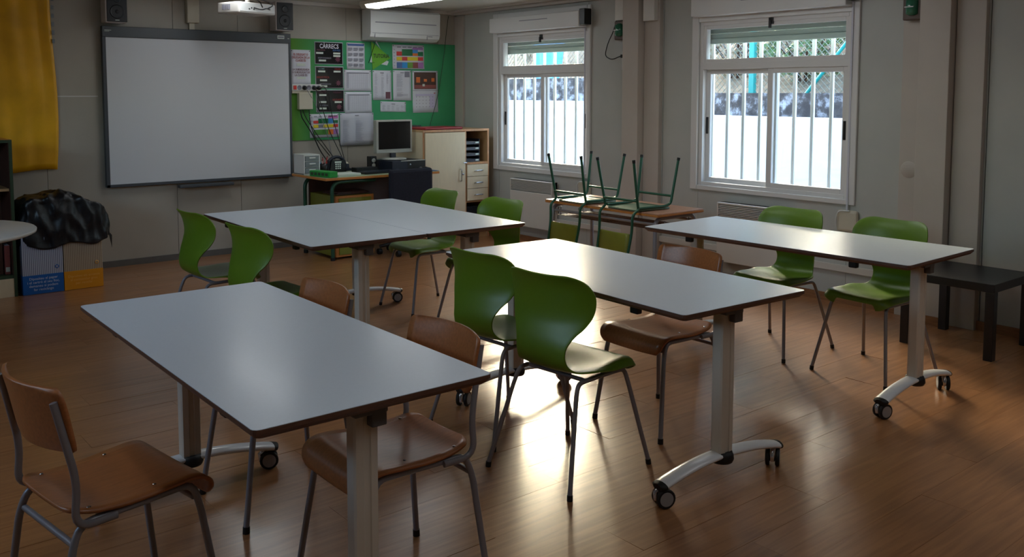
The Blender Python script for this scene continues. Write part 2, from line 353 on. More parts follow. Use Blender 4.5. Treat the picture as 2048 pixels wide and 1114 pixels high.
# window wall, with two openings
W = [dict(y0=-.775, y1=-2.135, z0=.765, z1=2.13), dict(y0=-3.47, y1=-4.85, z0=.765, z1=2.13)]
mb = MB()
ys = [.12, W[0]['y0'], W[0]['y1'], W[1]['y0'], W[1]['y1'], -10.3]
for i in range(0, 5, 2): mb.box(.012, .12, ys[i], ys[i+1], -.1, CEIL)
for q in W: mb.box(.012, .12, q['y0'], q['y1'], -.1, q['z0']); mb.box(.012, .12, q['y0'], q['y1'], q['z1'], CEIL)
wr = struct(mb.build('wall_right', 'joint'))
def wpanel(y0, y1, z0=0, z1=CEIL): MB().box(0, .012, y0, y1, z0, z1).build('wall_panel', 'wall_win', wr)
wpanel(0, -.16); wpanel(-.164, W[0]['y0'])
for q in W: wpanel(q['y0']-.003, q['y1']+.003, 0, q['z0']); wpanel(q['y0']-.003, q['y1']+.003, q['z1'], CEIL)
wpanel(W[0]['y1'], -3.07); wpanel(-3.076, W[1]['y0']); wpanel(W[1]['y1'], -5.80); wpanel(-5.806, -6.95); wpanel(-6.954, -8.1); wpanel(-8.104, -10.2)
# steel posts boxed in along the window wall
def pil(n, ya, yb, sa, sb, d=.12):
    o = struct(MB().box(-d, 0, ya, yb, 0, CEIL, bev=.004).build(n, 'casing'))
    MB().box(-.045, 0, sa, sb, 0, CEIL, bev=.003).build('side_casing', 'casing', o)
pil('trim_1', -2.69, -2.88, -2.885, -3.062)
pil('trim_2', -5.395, -5.60, -5.605, -5.79)
struct(MB().box(-.03, 0, -.001, -.155, 0, CEIL-.05, bev=.003).build('trim_3', 'casing'))
struct(MB().box(-.03, 0, -5.24, -5.39, 0, CEIL-.05, bev=.003).build('trim_9', 'casing'))
# ceiling edge trims and skirting
struct(MB().box(-7.6, 0, -.05, 0, CEIL-.035, CEIL).build('trim_4', 'casing'))
struct(MB().box(-.07, 0, -10.2, -.05, CEIL-.04, CEIL).box(-.16, -.07, -10.2, -.05, CEIL-.015, CEIL).build('trim_5', 'casing'))
struct(MB().box(-7.6, -.03, -.014, 0, 0, .055).build('baseboard_back', 'skirt_grey'))
mb = MB()
for a, b in ((-.156, -2.69), (-3.063, -5.238), (-5.79, -10.2)): mb.box(-.014, 0, a, b, 0, .06)
mb.box(-.134, -.12, -2.69, -2.88, 0, .06); mb.box(-.134, -.12, -5.395, -5.60, 0, .06)
struct(mb.build('baseboard_right', 'skirt'))
struct(MB().box(-.025, 0, -3.065, -5.2, .235, .285, bev=.003).box(-.025, 0, -.5, -2.68, .235, .285, bev=.003).build('trim_6', 'duct'))
struct(MB().box(-7.0, -1.5, -1.01, -.99, CEIL-.006, CEIL).box(-7.6, 0, -2.61, -2.59, CEIL-.006, CEIL).build('trim_7', 'casing'))

# ------------------------------------------------------------------ windows
def bars_rect(mb, x0, x1, y0, y1, z0, z1, t, b=.004):
    """rectangular frame in the yz plane, y0>y1"""
    mb.box(x0, x1, y0, y0-t, z0, z1, bev=b); mb.box(x0, x1, y1+t, y1, z0, z1, bev=b)
    mb.box(x0, x1, y0-t, y1+t, z1-t, z1, bev=b); mb.box(x0, x1, y0-t, y1+t, z0, z0+t, bev=b)
def window(n, y0, y1, o0, o1, mid, oz0, oz1):
    """y0,y1 opening; o0,o1 outer architrave"""
    mb = MB()
    # architrave on the wall
    mb.box(-.022, .0, o0, y0+.004, oz0, oz1, bev=.004); mb.box(-.022, 0, y1-.004, o1, oz0, oz1, bev=.004)
    mb.box(-.022, 0, y0, y1, .765+.004, oz0, bev=.004); mb.box(-.022, 0, y0, y1, 2.126, oz1, bev=.004)
    root = struct(mb.build('window_%d' % n, 'white_alu'))
    f = MB(); bars_rect(f, .0, .09, y0, y1, .765, 2.13, .035, .003); f.box(.0, .09, y0-.03, y1+.03, 1.735, 1.79, bev=.003)
    f.build('window_frame', 'white_alu', root)
    t = MB(); bars_rect(t, .005, .045, y0-.026, y1+.026, 1.785, 2.10, .035, .004); ts = t.build('tilt_sash', 'white_alu', root)
    MB().box(.022, .026, y0-.06, y1+.06, 1.815, 2.07).build('pane', 'glass', ts)
    yc = (y0+y1)/2
    MB().box(-.012, .006, yc+.018, yc-.022, 2.075, 2.125, bev=.003).box(-.03, -.008, yc+.006, yc-.01, 2.045, 2.10, bev=.003).build('latch', 'black_plastic', ts)
    for (a, b, x) in ((y0-.026, mid-.03, .05), (mid+.03, y1+.026, .012)):
        s = MB(); bars_rect(s, x, x+.03, a, b, .79, 1.745, .048, .004); so = s.build('sliding_sash', 'white_alu', root)
        MB().box(x+.013, x+.017, a-.044, b+.044, .834, 1.70).build('pane', 'glass', so)
        hy = a-.012 if a == y0-.026 else b+.036
        MB().box(x-.006, x+.004, hy, hy-.022, 1.20, 1.34, bev=.003).build('pull_handle', 'black_plastic', so)
    bx = MB().box(-.12, 0, o0-.06, o1+.055, 2.165, 2.315, bev=.008).build('shutter_box', 'white_alu', root)
    MB().box(-.125, -.118, yc+.2, yc-.22, 2.262, 2.268).build('vent_slit', 'ink_grey', bx)
    return root
window(1, W[0]['y0'], W[0]['y1'], -.697, -2.18, -1.465, .722, 2.37)
window(2, W[1]['y0'], W[1]['y1'], -3.40, -4.91, -4.16, .732, 2.375)
# shutter strap with its winder beside each window
for (y, nm) in ((-2.115, 'left'), (-4.86, 'right')):
    t = thing('shutter_strap', (-.03, y, .5), 'grey shutter strap running down to a cream winder beside the %s window' % nm, 'blind strap', 'shutter straps beside the windows')
    MB().box(-.002, .002, -.007, .007, .16, 1.70).build('strap', 'paper_grey', t)
    MB().box(-.012, .028, -.085, .075, .035, .195, bev=.02).build('winder', 'cream_plastic', t)
    MB().tube(fillet([(-.012, .07, .05), (-.03, .07, .12), (-.03, .05, .19), (-.012, -.03, .19)], .03), .005, 6).build('winder_rim', 'white_plastic', t)
tag(MB().box(-.09, 0, 0, -.075, 0, .15, bev=.006).build('guide_box', 'black_plastic', None, (-.022, -2.12, 2.18)), 'black strap guide box on the shutter casing of the left window', 'box')
tag(MB().box(-.09, 0, 0, -.06, 0, .12, bev=.006).build('guide_box', 'black_plastic', None, (-.022, -4.85, 2.20)), 'black strap guide box at the top of the right window', 'box')

# exterior: roller shutters, bar grilles
for q, nm in zip(W[:2], ('left', 'right')):
    t = thing('roller_shutter', (.15, (q['y0']+q['y1'])/2, 1.985), 'part lowered pale roller shutter outside the %s window' % nm, 'shutter')
    hw = (q['y0']-q['y1'])/2+.10
    for k in range(4):
        z = .01+k*.042
        sl = MB().box(-.006, .006, -hw, hw, z, z+.04, bev=.004).build('slat', 'shutter', t)
        if k == 2:
            d = MB()
            for j in range(24): yy = -hw+.05+j*(2*hw-.1)/23; d.box(-.0075, -.0055, yy-.01, yy+.01, z+.018, z+.024)
            d.build('light_slots', 'shutter_dot', sl)
    MB().box(-.012, .012, -hw, hw, -.035, .01, bev=.004).build('bottom_rail', 'shutter', t)
    g = thing('window_grille', (.30, (q['y0']+q['y1'])/2, .62), 'white vertical bar grille outside the %s window' % nm, 'grille')
    pitch = .163; n0 = int(2*hw/pitch)+3
    for j in range(n0):
        yy = hw+.16-j*pitch
        MB().box(-.012, .012, yy-.014, yy+.014, 0, 1.42, bev=.004).build('bar', 'bar', g)
    for z in (.09, 1.30):
        for yy in (-hw-.1, hw+.1): MB().box(-.18, -.012, yy-.012, yy+.012, z, z+.03).build('wall_bracket', 'bar', g)
    for z in (.03, 1.36): MB().box(-.018, -.012, -hw-.2, hw+.2, z, z+.035).build('rail', 'bar', g)

# ------------------------------------------------------------------ outside
struct(MB().box(.12, 14, -12, 9, -.35, -.15).build('ground', 'paving'))
rwl = MB().box(2.0, 2.45, .19, 8, -.2, 1.43).box(2.0, 2.45, .19, -12, -.2, 1.285).build('white_terrace_wall', 'white_render')
tag(rwl, 'bright white rendered terrace wall outside behind the window bars', 'wall')
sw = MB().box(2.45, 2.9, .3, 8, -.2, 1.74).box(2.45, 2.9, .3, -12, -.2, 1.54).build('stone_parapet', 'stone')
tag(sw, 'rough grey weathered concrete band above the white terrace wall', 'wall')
mb = MB(); nx, ny = 14, 44
vs = []; fs = []
for i in range(nx+1):
    for j in range(ny+1):
        x = 2.9+i*.6; y = -13+j*.55
        vs.append((x, y, 1.45+max(0, (x-3.6))*(.22+.26*min(1, max(0, (y-1.5)/2)))+.22*noise.noise(Vector((x*.7, y*.7, 3)))+(.15 if y > .3 else 0)))
for i in range(nx):
    for j in range(ny): fs.append((i*(ny+1)+j, (i+1)*(ny+1)+j, (i+1)*(ny+1)+j+1, i*(ny+1)+j+1))
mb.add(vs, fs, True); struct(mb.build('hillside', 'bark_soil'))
def shrub(x, y, z, r, h, m, label, n=850):
    t = thing('shrub', (x, y, z), label, 'shrub', 'shrubs on the slope')
    mb = MB()
    for k in range(n):
        th = random.uniform(0, 2*math.pi); ph = math.acos(random.uniform(-1, 1)); rr = r*random.uniform(.55, 1.0)*(1+.25*math.sin(3*th+x))
        c = Vector((rr*math.sin(ph)*math.cos(th), rr*math.sin(ph)*math.sin(th), h/2+h/2*math.cos(ph)*random.uniform(.6, 1)))
        a = Vector((random.uniform(-1, 1), random.uniform(-1, 1), random.uniform(-1, 1))).normalized(); b = a.orthogonal().normalized(); s = random.uniform(.035, .075)
        mb.add([c-a*s, c+b*s*.45, c+a*s, c-b*s*.45], [(0, 1, 2, 3)])
    lf = mb.build('foliage', m, t); lf['kind'] = 'stuff'
    st = MB()
    for k in range(5):
        a = k*1.26; st.tube([(0, 0, -.25), (.25*r*math.cos(a), .25*r*math.sin(a), h*.3), (.6*r*math.cos(a), .6*r*math.sin(a), h*.7)], [.03, .02, .008], 6)
    st.build('stem', 'dark_brown', t)
plants = [(4.6, -1.5, 'leaf_a', 'mid green shrub behind the turquoise fence post'), (5.2, -3.4, 'leaf_a', 'mid green shrub at right of the slope in the right window'), (4.9, -.2, 'leaf_b', 'dry olive shrub at left edge of the right window view'),
          (6.6, -2.2, 'leaf_c', 'dark green shrub high up the slope'), (5.0, 1.6, 'leaf_b', 'dry olive shrub left of the blue sheet'), (5.4, 4.2, 'leaf_b', 'dry olive bush seen at left of the left window'), (6.8, 3.0, 'leaf_a', 'green shrub up the slope behind the blue sheet'), (5.8, -5.0, 'leaf_c', 'dark green shrub at far right of the slope')]
for x, y, m, l in plants:
    shrub(x, y, 1.45+(x-3.6)*.22, random.uniform(.7, .85), random.uniform(.8, 1.05), m, l)
def tree(x, y, z, h, cr_, m, label, n=4200):
    t = thing('tree', (x, y, z), label, 'tree', 'trees up the slope')
    mb = MB()
    for k in range(n):
        c = Vector((random.gauss(0, 1), random.gauss(0, 1), random.gauss(0, 1))).normalized()*random.uniform(.45, 1)
        c = Vector((c.x*cr_, c.y*cr_, h*.62+c.z*h*.40)); a = Vector((random.uniform(-1, 1), random.uniform(-1, 1), random.uniform(-1, 1))).normalized(); b = a.orthogonal().normalized(); q = random.uniform(.12, .22)
        mb.add([c-a*q, c+b*q*.5, c+a*q, c-b*q*.5], [(0, 1, 2, 3)])
    o = mb.build('foliage', m, t); o['kind'] = 'stuff'
    MB().tube([(0, 0, -.3), (.05, 0, h*.35), (0, .08, h*.75)], [.13, .10, .05], 9).build('trunk', 'dark_brown', t)
for a in ((7.2, -3.4, 2.2, 5.2, 1.6, 'leaf_c', 'tall dark green tree up the slope at right of the right window'), (7.6, -.4, 2.3, 5.6, 1.7, 'leaf_c', 'tall dark green tree up the slope behind the turquoise post'), (8.2, 1.9, 2.4, 5.4, 1.5, 'leaf_a', 'lighter green tree up the slope at left of the right window'), (5.6, -1.9, 1.9, 4.6, 1.4, 'leaf_c', 'dark green tree nearest the fence behind the right window'), (6.2, .7, 2.0, 4.9, 1.3, 'leaf_c', 'dark green tree between the two windows'), (5.0, -4.6, 1.8, 4.6, 1.5, 'leaf_c', 'dark green tree at far right of the terrace')):
    tree(*a)
# chain link fence on top of the terrace
ft = thing('chain_link_fence', (3.0, 0, 1.5), 'galvanised chain link fence with turquoise posts on the terrace wall', 'fence')
mb = MB(); s = .075; H = 1.15; r = .0028
for k in range(-200, 130):
    y = k*s
    for sg in (1, -1):
        a = Vector((0, y, 0)); b = Vector((0, y+sg*H, H))
        if min(a.y, b.y) < -9 or max(a.y, b.y) > 7: continue
        d = Vector((0, 0, r*1.4)) ; e = Vector((r*1.4, 0, 0))
        mb.add([a-d, b-d, b+d, a+d], [(0, 1, 2, 3)]); mb.add([a-e, b-e, b+e, a+e], [(0, 1, 2, 3)])
wm = mb.build('wire_mesh', 'wire', ft); wm['kind'] = 'stuff'
for y in (-1.83, -4.9, 3.7, 6.6): MB().box(-.03, .03, y-.035, y+.035, -.1, 1.2, bev=.005).build('fence_post', 'teal_post', ft)
for (ya, za, yb, zb) in ((-2.50, -.03, -3.35, .95), (-1.87, .0, -1.87, .01)):
    if abs(ya-yb) > .1: MB().tube([(0, ya, za), (0, yb, zb)], .022, 8).build('brace', 'teal_post', ft)
# blue sheet hanging on the fence near the left window
mb = MB(); vs = []; fs = []
for i in range(13):
    for j in range(9):
        u = i/12; v = j/8
        vs.append((.03*math.sin(u*14)+.02*math.sin(v*7), -u*.75*(1-.35*(1-v)), .05+v*.9))
for i in range(12):
    for j in range(8): fs.append((i*9+j, (i+1)*9+j, (i+1)*9+j+1, i*9+j+1))
mb.add(vs, fs, True)
tag(mb.build('blue_sheet', 'blue_tarp', None, (2.93, 2.05, 1.62)), 'light blue sheet on the fence behind the left window', 'sheet')

# ------------------------------------------------------------------ ceiling lights
def lamp(x, y, label):
    t = thing('fluorescent_light', (x, y, CEIL), label, 'ceiling light', 'fluorescent ceiling lights')
    MB().box(-.10, .10, -.66, .66, -.035, 0, bev=.004).prism_y([(-.10, -.035), (.10, -.035), (.075, -.07), (-.075, -.07)], -.66, -.64).prism_y([(-.10, -.035), (.10, -.035), (.075, -.07), (-.075, -.07)], .56, .66).build('housing', 'light_housing', t)
    MB().prism_y([(-.085, -.036), (-.055, -.068), (.055, -.068), (.085, -.036)], -.635, .555).build('diffuser', 'tube_light', t)
    return t
lamp(-1.37, -1.06, 'lit fluorescent ceiling light above the air conditioner')
lamp(-2.93, -1.22, 'lit fluorescent ceiling light above the interactive board')
lamp(-1.37, -4.4, 'lit fluorescent light outside the frame over the window side tables')
lamp(-2.93, -4.4, 'lit fluorescent light outside the frame over the middle tables')
lamp(-6.4, -4.4, 'lit fluorescent light outside the frame over the front table')
lamp(-4.9, -7.6, 'lit fluorescent light near the viewer, outside the frame')
lamp(-1.9, -7.6, 'lit fluorescent light at the back of the room, outside the frame')

# ------------------------------------------------------------------ folding tables on castors
def top_mesh():
    L, Wd = .8, .353
    rc = .018
    poly = []
    for (sx, sy, a0) in ((1, 1, 0), (-1, 1, 90), (-1, -1, 180), (1, -1, 270)):
        for k in range(4):
            a = R(a0+k*30); poly.append((sx*(L-rc)+rc*math.cos(a), sy*(Wd-rc)+rc*math.sin(a)))
    return poly
def make_table():
    t = empty('flip_top_table', (0, 0, 0))
    poly = top_mesh(); n = len(poly)
    def ring(off, z): return [(x*(1-off/.8), y*(1-off/.353), z) for x, y in poly]
    mb = MB(); rs = ring(0, .7535)+ring(.0, .742)+ring(.006, .736)+ring(.012, .729)
    fs = []
    for i in range(3):
        for k in range(n): fs.append((i*n+(k+1) % n, i*n+k, (i+1)*n+k, (i+1)*n+(k+1) % n))
    fs.append(tuple(range(3*n, 4*n))[::-1]); fs.append(tuple(range(n)))
    mb.add(rs, fs); to = mb.build('table_top', 'edge', t, label='brown bevelled edge of the table top')
    mb = MB(); mb.prism([(x*.9985, y*.9965) for x, y in poly], .7535, .755); mb.build('laminate_surface', 'laminate', to, label='white laminate surface')
    for sx in (-1, 1):
        x = sx*.68
        # column, fluted
        prof = []
        for (a, b) in ((-.04, -.027), (-.014, -.03), (-.010, -.026), (.010, -.026), (.014, -.03), (.04, -.027), (.045, -.018), (.045, .018), (.04, .027), (.014, .03), (.010, .026), (-.010, .026), (-.014, .03), (-.04, .027), (-.045, .018), (-.045, -.018)): prof.append((x+b, a))
        prof = [(x+(px-x)*.95, py*.82) for px, py in prof]
        c = MB().prism(prof, .125, .70).build('column', 'column', t)
        MB().lathe([(.0, .0), (.044, .0), (.049, .012), (.047, .03), (.041, .042), (0, .042)], (x, 0, .098)).build('collar', 'rubber', t)
        MB().box(x-.055, x+.055, -.05, .05, .695, .729, bev=.004).build('pivot_block', 'bracket', t)
        MB().box(x+sx*.024, x+sx*.056, .0, .046, .66, .722, bev=.004).build('hinge_bracket', 'bracket', t)
        # arched foot
        pts = []; 
        for k in range(17):
            u = -1+k/8; pts.append((x, u*.335, .128-.042*u*u))
        ft = MB().tube(pts, .036, 14, True, .015, (0, 0, 1)).build('foot', 'foot_alu', t)
        for sy in (-1, 1):
            MB().tube([(x, sy*.333, .086), (x, sy*.347, .083), (x, sy*.354, .081)], [.0365, .034, .022], 14, True, .0165, (0, 0, 1)).build('end_cap', 'rubber', ft)
            # twin wheel castor
            cx, cy = x, sy*.321; rr = .0375; an = R(35 if sx*sy > 0 else -20); ca, sa = math.cos(an), math.sin(an)
            cr = MB().cyl((cx, cy, .066), (cx, cy, .083), .009, 10)
            dx, dy = .018*sa, -.018*ca
            cr.tube([(cx+dx*1.6, cy+dy*1.6, .03), (cx+dx*1.9, cy+dy*1.9, .06), (cx+dx*.6, cy+dy*.6, .078), (cx-dx*.6, cy-dy*.6, .077)], .011, 8)
            cs = cr.build('castor', 'chrome', t)
            for sd in (-1, 1):
                wv = Vector((ca, sa, 0)); base = Vector((cx, cy, rr))+wv*sd*.011
                end = base+wv*sd*.017
                MB().tube([base, base+wv*sd*.003, end-wv*sd*.003, end], [rr*.9, rr, rr, rr*.92], 22).build('wheel', 'rubber', cs)
                MB().tube([end-wv*sd*.001, end+wv*sd*.0015], rr*.72, 22).build('wheel_disc', 'wheel_disc', cs)
    MB().box(-.64, .64, -.02, .02, .69, .722, bev=.004).build('beam', 'column', t)
    for sx in (-1, 1):
        for sy in (-1, 1):
            MB().box(sx*.50-.022, sx*.50+.022, sy*.30-.014, sy*.30+.014, .695, .729, bev=.006).build('latch', 'black_plastic', t)
    return t
T = [(-4.850, -5.599, -90.65, 'white topped castor table nearest the viewer, at front left'),
     (-3.560, -3.375, -91.4, 'white castor table at back left, nearer the whiteboard corner of the joined pair'),
     (-2.853, -3.392, -91.4, 'white castor table of the joined pair, on the window side'),
     (-3.174, -5.529, -92.97, 'white castor table in the middle with a bright window reflection'),
     (-1.709, -5.546, -88.78, 'white castor table at right beside the window wall')]
tb = make_table(); tag(tb, T[0][3], 'table', 'white flip top tables on castors'); tb.location = (T[0][0], T[0][1], 0); tb.rotation_euler = (0, 0, R(T[0][2]))
for a in T[1:]: copy_tree(tb, (a[0], a[1], 0), R(a[2]), a[3])

# ------------------------------------------------------------------ green shell chairs (face +x)
def shell_mesh():
    #      x      z     hw    curl
    P = [(.205, .425, .190, -.004), (.200, .447, .200, 0), (.170, .458, .208, .004), (.10, .455, .212, .010), (.02, .444, .212, .016), (-.05, .438, .205, .020), (-.10, .440, .180, .018),
         (-.140, .452, .150, .012), (-.168, .480, .134, .012), (-.180, .520, .130, .014), (-.176, .560, .136, .018), (-.162, .605, .160, .022), (-.150, .645, .192, .028), (-.146, .690, .215, .034), (-.150, .740, .224, .034), (-.160, .785, .222, .030), (-.174, .815, .221, .024), (-.188, .836, .216, .018)]
    rows = cr_spline(P, 4); n = len(rows)
    L = [0]
    for a, b in zip(rows[:-1], rows[1:]): L.append(L[-1]+math.hypot(a[0]-b[0], a[1]-b[1]))
    tot = L[-1]; nt = 20; vs = []; fs = []
    def cornered(w, d, r):
        if d >= r: return w
        return w-r+math.sqrt(max(0, r*r-(r-d)**2))
    def interp(l):
        l = min(max(l, 0), tot)
        for i in range(n-1):
            if L[i+1] >= l: t = (l-L[i])/(L[i+1]-L[i]+1e-9); return [a*(1-t)+b*t for a, b in zip(rows[i], rows[i+1])]
        return rows[-1]
    ls = [0, .002, .006, .012, .02, .03, .042, .055]
    body = 56
    ls += [.055+(tot-.055-.105)*k/body for k in range(1, body+1)]
    ls += [tot-d for d in (.09, .075, .06, .048, .036, .026, .017, .010, .004, .001, 0)]
    for l in ls:
        x, z, hw, cl = interp(l); a = interp(l-.004); b = interp(l+.004)
        tx, tz = b[0]-a[0], b[1]-a[1]; q = math.hypot(tx, tz); nx, nz = tz/q, -tx/q
        nx, nz = (nx, nz) if True else 0
        wd = cornered(cornered(hw, l, .06), tot-l, .10)
        for k in range(nt+1):
            u = -1+2*k/nt; y = u*wd; c = cl*(abs(y)/.21)**2.2*1.3
            fr = max(0, min(1, (x+.12)/.22)) if z < .5 else 0; fr = fr*fr*(3-2*fr)
            e = max(0, (abs(u)-.80)/.20); dr = .030*e*e*fr
            vs.append((x+nx*c, y-.004*e*e*fr*(1 if u > 0 else -1), z+nz*c-dr))
    for i in range(len(ls)-1):
        for k in range(nt): a = i*(nt+1)+k; fs.append((a, a+1, a+nt+2, a+nt+1))
    return vs, fs
def make_green_chair():
    t = empty('shell_chair', (0, 0, 0))
    vs, fs = shell_mesh(); mb = MB(); mb.add(vs, fs, True); sh = mb.build('seat_shell', 'green_shell', t)
    so = sh.modifiers.new('thickness', 'SOLIDIFY'); so.thickness = .007; so.offset = -1
    bv = sh.modifiers.new('edge', 'BEVEL'); bv.width = .0025; bv.segments = 2; bv.limit_method = 'ANGLE'; bv.angle_limit = R(50)
    for sy in (-1, 1):
        for (fx, tx) in ((.245, .155), (-.25, -.13)):
            p = fillet([(0, sy*.155, .412), (tx, sy*.160, .412), (tx+(fx-tx)*.18, sy*.168, .36), (fx, sy*.225, .012)], [.05, .03], 5)
            lg = MB().tube(p, .0095, 10).build('leg', 'tube_grey', t)
            MB().tube([(fx*.99, sy*.224, .022), (fx, sy*.2255, 0)], .0115, 10).build('foot_cap', 'rubber', lg)
    MB().tube([(.09, -.155, .412), (.09, .155, .412)], .009, 8).tube([(-.08, -.155, .412), (-.08, .155, .412)], .009, 8).build('seat_frame', 'tube_grey', t)
    return t
G = [(-3.545, -5.690, 0, 'green shell chair nearest the viewer, at the middle table'),
     (-3.465, -5.145, 0, 'green shell chair behind the nearest one, at the middle table'),
     (-3.97, -2.98, 0, 'green shell chair farthest left, back towards the whiteboard wall'),
     (-3.96, -3.72, 0, 'green shell chair second from the left, at the joined tables'),
     (-2.43, -2.97, 180, 'green shell chair in front of the beige cabinet at the joined tables'),
     (-2.44, -3.70, 180, 'green shell chair between the joined tables and the wooden desk with upturned chairs'),
     (-1.37, -5.20, 180, 'green shell chair in front of the right window heater'),
     (-1.37, -5.83, 180, 'green shell chair next to the black side table')]
gc = make_green_chair(); tag(gc, G[0][3], 'chair', 'green shell chairs around the tables'); gc.location = (G[0][0], G[0][1], 0); gc.rotation_euler = (0, 0, R(G[0][2]+5.5))
for i, a in enumerate(G[1:]): copy_tree(gc, (a[0], a[1], 0), R(a[2]+(3, 3, 5, -2, 1, -1, -3.5)[i]), a[3])

# ------------------------------------------------------------------ wooden chairs on grey tubes (face +x)
def panel_grid(rows, nt, thick):
    """rows of (center, halfwidth, bulge vector) -> two skins joined"""
    mb = MB(); n = len(rows); top = []; bot = []
    for (c, hw, bl, nm) in rows:
        for k in range(nt+1):
            u = -1+2*k/nt; p = Vector(c)+Vector((0, u*hw, 0))+Vector(bl)*(1-u*u)
            top.append(p+Vector(nm)*thick/2); bot.append(p-Vector(nm)*thick/2)
    m = (nt+1); vs = top+bot; o = len(top); fs = []
    for i in range(n-1):
        for k in range(nt):
            a = i*m+k; fs.append((a, a+1, a+m+1, a+m)); fs.append((o+a, o+a+m, o+a+m+1, o+a+1))
    for k in range(nt): fs.append((k, o+k, o+k+1, k+1)); a = (n-1)*m+k; fs.append((a, a+1, o+a+1, o+a))
    for i in range(n-1): a = i*m; fs.append((a, a+m, o+a+m, o+a)); a = i*m+nt; fs.append((a, o+a, o+a+m, a+m))
    mb.add(vs, fs, True); return mb
def make_wood_chair(seat_m, back_m):
    t = empty('wooden_chair', (0, 0, 0))
    P = [(.217, .385, .160), (.219, .405, .182), (.212, .430, .192), (.190, .449, .195), (.155, .456, .195), (.09, .452, .193), (.02, .446, .190), (-.05, .445, .186), (-.11, .450, .180), (-.15, .458, .170), (-.172, .462, .150), (-.180, .463, .12)]
    sp = cr_spline(P, 3); rows = []
    for i, (x, z, hw) in enumerate(sp):
        a = sp[max(i-1, 0)]; b = sp[min(i+1, len(sp)-1)]; tx, tz = b[0]-a[0], b[1]-a[1]; q = math.hypot(tx, tz)+1e-9
        rows.append(((x, 0, z), hw, (0, 0, -.004), (tz/q, 0, -tx/q)))
    se = panel_grid(rows, 12, .010).build('seat', seat_m, t)
    for sy in (-1, 1):
        for x in (-.12, .06): MB().lathe([(0, .002), (.004, .0017), (.0055, 0)], (x, sy*.155, .457 if x < 0 else .4595), 10).build('rivet', 'chrome', se)
    P = [(-.183, .618, .160), (-.185, .625, .178), (-.190, .648, .187), (-.199, .693, .190), (-.208, .738, .191), (-.217, .773, .190), (-.2215, .789, .182), (-.223, .796, .166)]
    sp = cr_spline(P, 3); rows = []
    for i, (x, z, hw) in enumerate(sp): rows.append(((x+.026, 0, z), hw, (-.042, 0, 0), (.97, 0, .22)))
    panel_grid(rows, 14, .010).build('backrest', back_m, t)
    for sy in (-1, 1):
        y = sy*.168
        p = fillet([(.235, sy*.205, .012), (.185, y+sy*.006, .36), (.165, y, .432), (0, y, .428), (-.150, y, .424), (-.175, y+sy*.006, .36), (-.215, sy*.205, .012)], [.03, .05, .2, .05, .03], 4)
        n = len(p)//2
        l1 = MB().tube(p[:n+1], .0105, 10).build('leg', 'tube_grey', t); l2 = MB().tube(p[n:], .0105, 10).build('leg', 'tube_grey', t)
        MB().tube([(.233, sy*.204, .024), (.235, sy*.2055, 0)], .0125, 10).build('foot_cap', 'rubber', l1)
        MB().tube([(-.2135, sy*.204, .024), (-.215, sy*.2055, 0)], .0125, 10).build('foot_cap', 'rubber', l2)
        q = fillet([(-.06, sy*.186, .425), (-.175, sy*.19, .425), (-.160, sy*.19, .54), (-.208, sy*.178, .765)], [.06, .08], 6)
        MB().tube(q, .0105, 10, True, .008, (0, 1, 0)).build('back_upright', 'tube_grey', t)
    MB().tube([(-.165, -.17, .372), (-.165, .17, .372)], .009, 8).build('rear_rail', 'tube_grey', t)
    MB().tube([(.168, -.17, .392), (.168, .17, .392)], .009, 8).build('front_rail', 'tube_grey', t)
    return t
Wd = [(-5.325, -5.70, 0, 'brown wooden chair at bottom left corner, facing the front table'),
      (-4.585, -6.00, 180, 'brown wooden chair tucked under the right side of the front table'),
      (-4.59, -5.20, 180, 'brown wooden chair at the far end of the front table, only its backrest showing'),
      (-2.845, -5.575, 180, 'brown wooden chair at the window side of the middle table')]
wc = make_wood_chair('ply', 'ply'); tag(wc, Wd[0][3], 'chair', 'wooden chairs with grey tube frames'); wc.location = (Wd[0][0]-.03, Wd[0][1]-.01, 0); wc.rotation_euler = (0, 0, R(9))
for a in Wd[1:]: copy_tree(wc, (a[0], a[1], 0), R(a[2]), a[3])

# ------------------------------------------------------------------ double desk with two upturned chairs
d = thing('school_desk', (-1.175, -3.705, 0), 'long wooden school desk under the windows with two upturned chairs', 'desk')
MB().box(-.245, .245, -.575, .575, .695, .720, bev=.004).build('desk_top', 'wood_top', d)
MB().box(-.2455, .2455, -.5755, .5755, .698, .714, bev=.003).build('edge_band', 'orange_edge', d)
for sy in (-1, 1):
    for sx in (-1, 1):
        p = fillet([(sx*.225, sy*.53, 0), (sx*.205, sy*.52, .68), (0, sy*.52, .68)], .06)
        lg = MB().tube(p, .0145, 10).build('leg', 'tube_grey', d)
        MB().cyl((sx*.225, sy*.53, 0), (sx*.2245, sy*.53, .02), .0165, 10).build('foot_cap', 'rubber', lg)
        h = fillet([(sx*.12, sy*.53, .66), (sx*.12, sy*.535, .60), (sx*.12-.03, sy*.535, .59), (sx*.12-.05, sy*.535, .62), (sx*.12-.03, sy*.535, .64)], .012)
        MB().tube(h, .004, 6).build('bag_hook', 'tube_grey', d)
MB().tube([(-.2, -.52, .64), (-.2, .52, .64)], .01, 8).tube([(.2, -.52, .64), (.2, .52, .64)], .01, 8).build('rail', 'tube_grey', d)
mb = MB()
for k in range(12): x = -.17+k*.03; mb.tube([(x, -.5, .60), (x, .5, .60)], .003, 5)
for y in (-.5, -.02, .02, .5): mb.tube([(-.17, y, .66), (-.17, y, .60), (.17, y, .60), (.17, y, .66)], .003, 5)
rk = mb.build('book_rack', 'dark_brown', d); rk['kind'] = 'stuff'

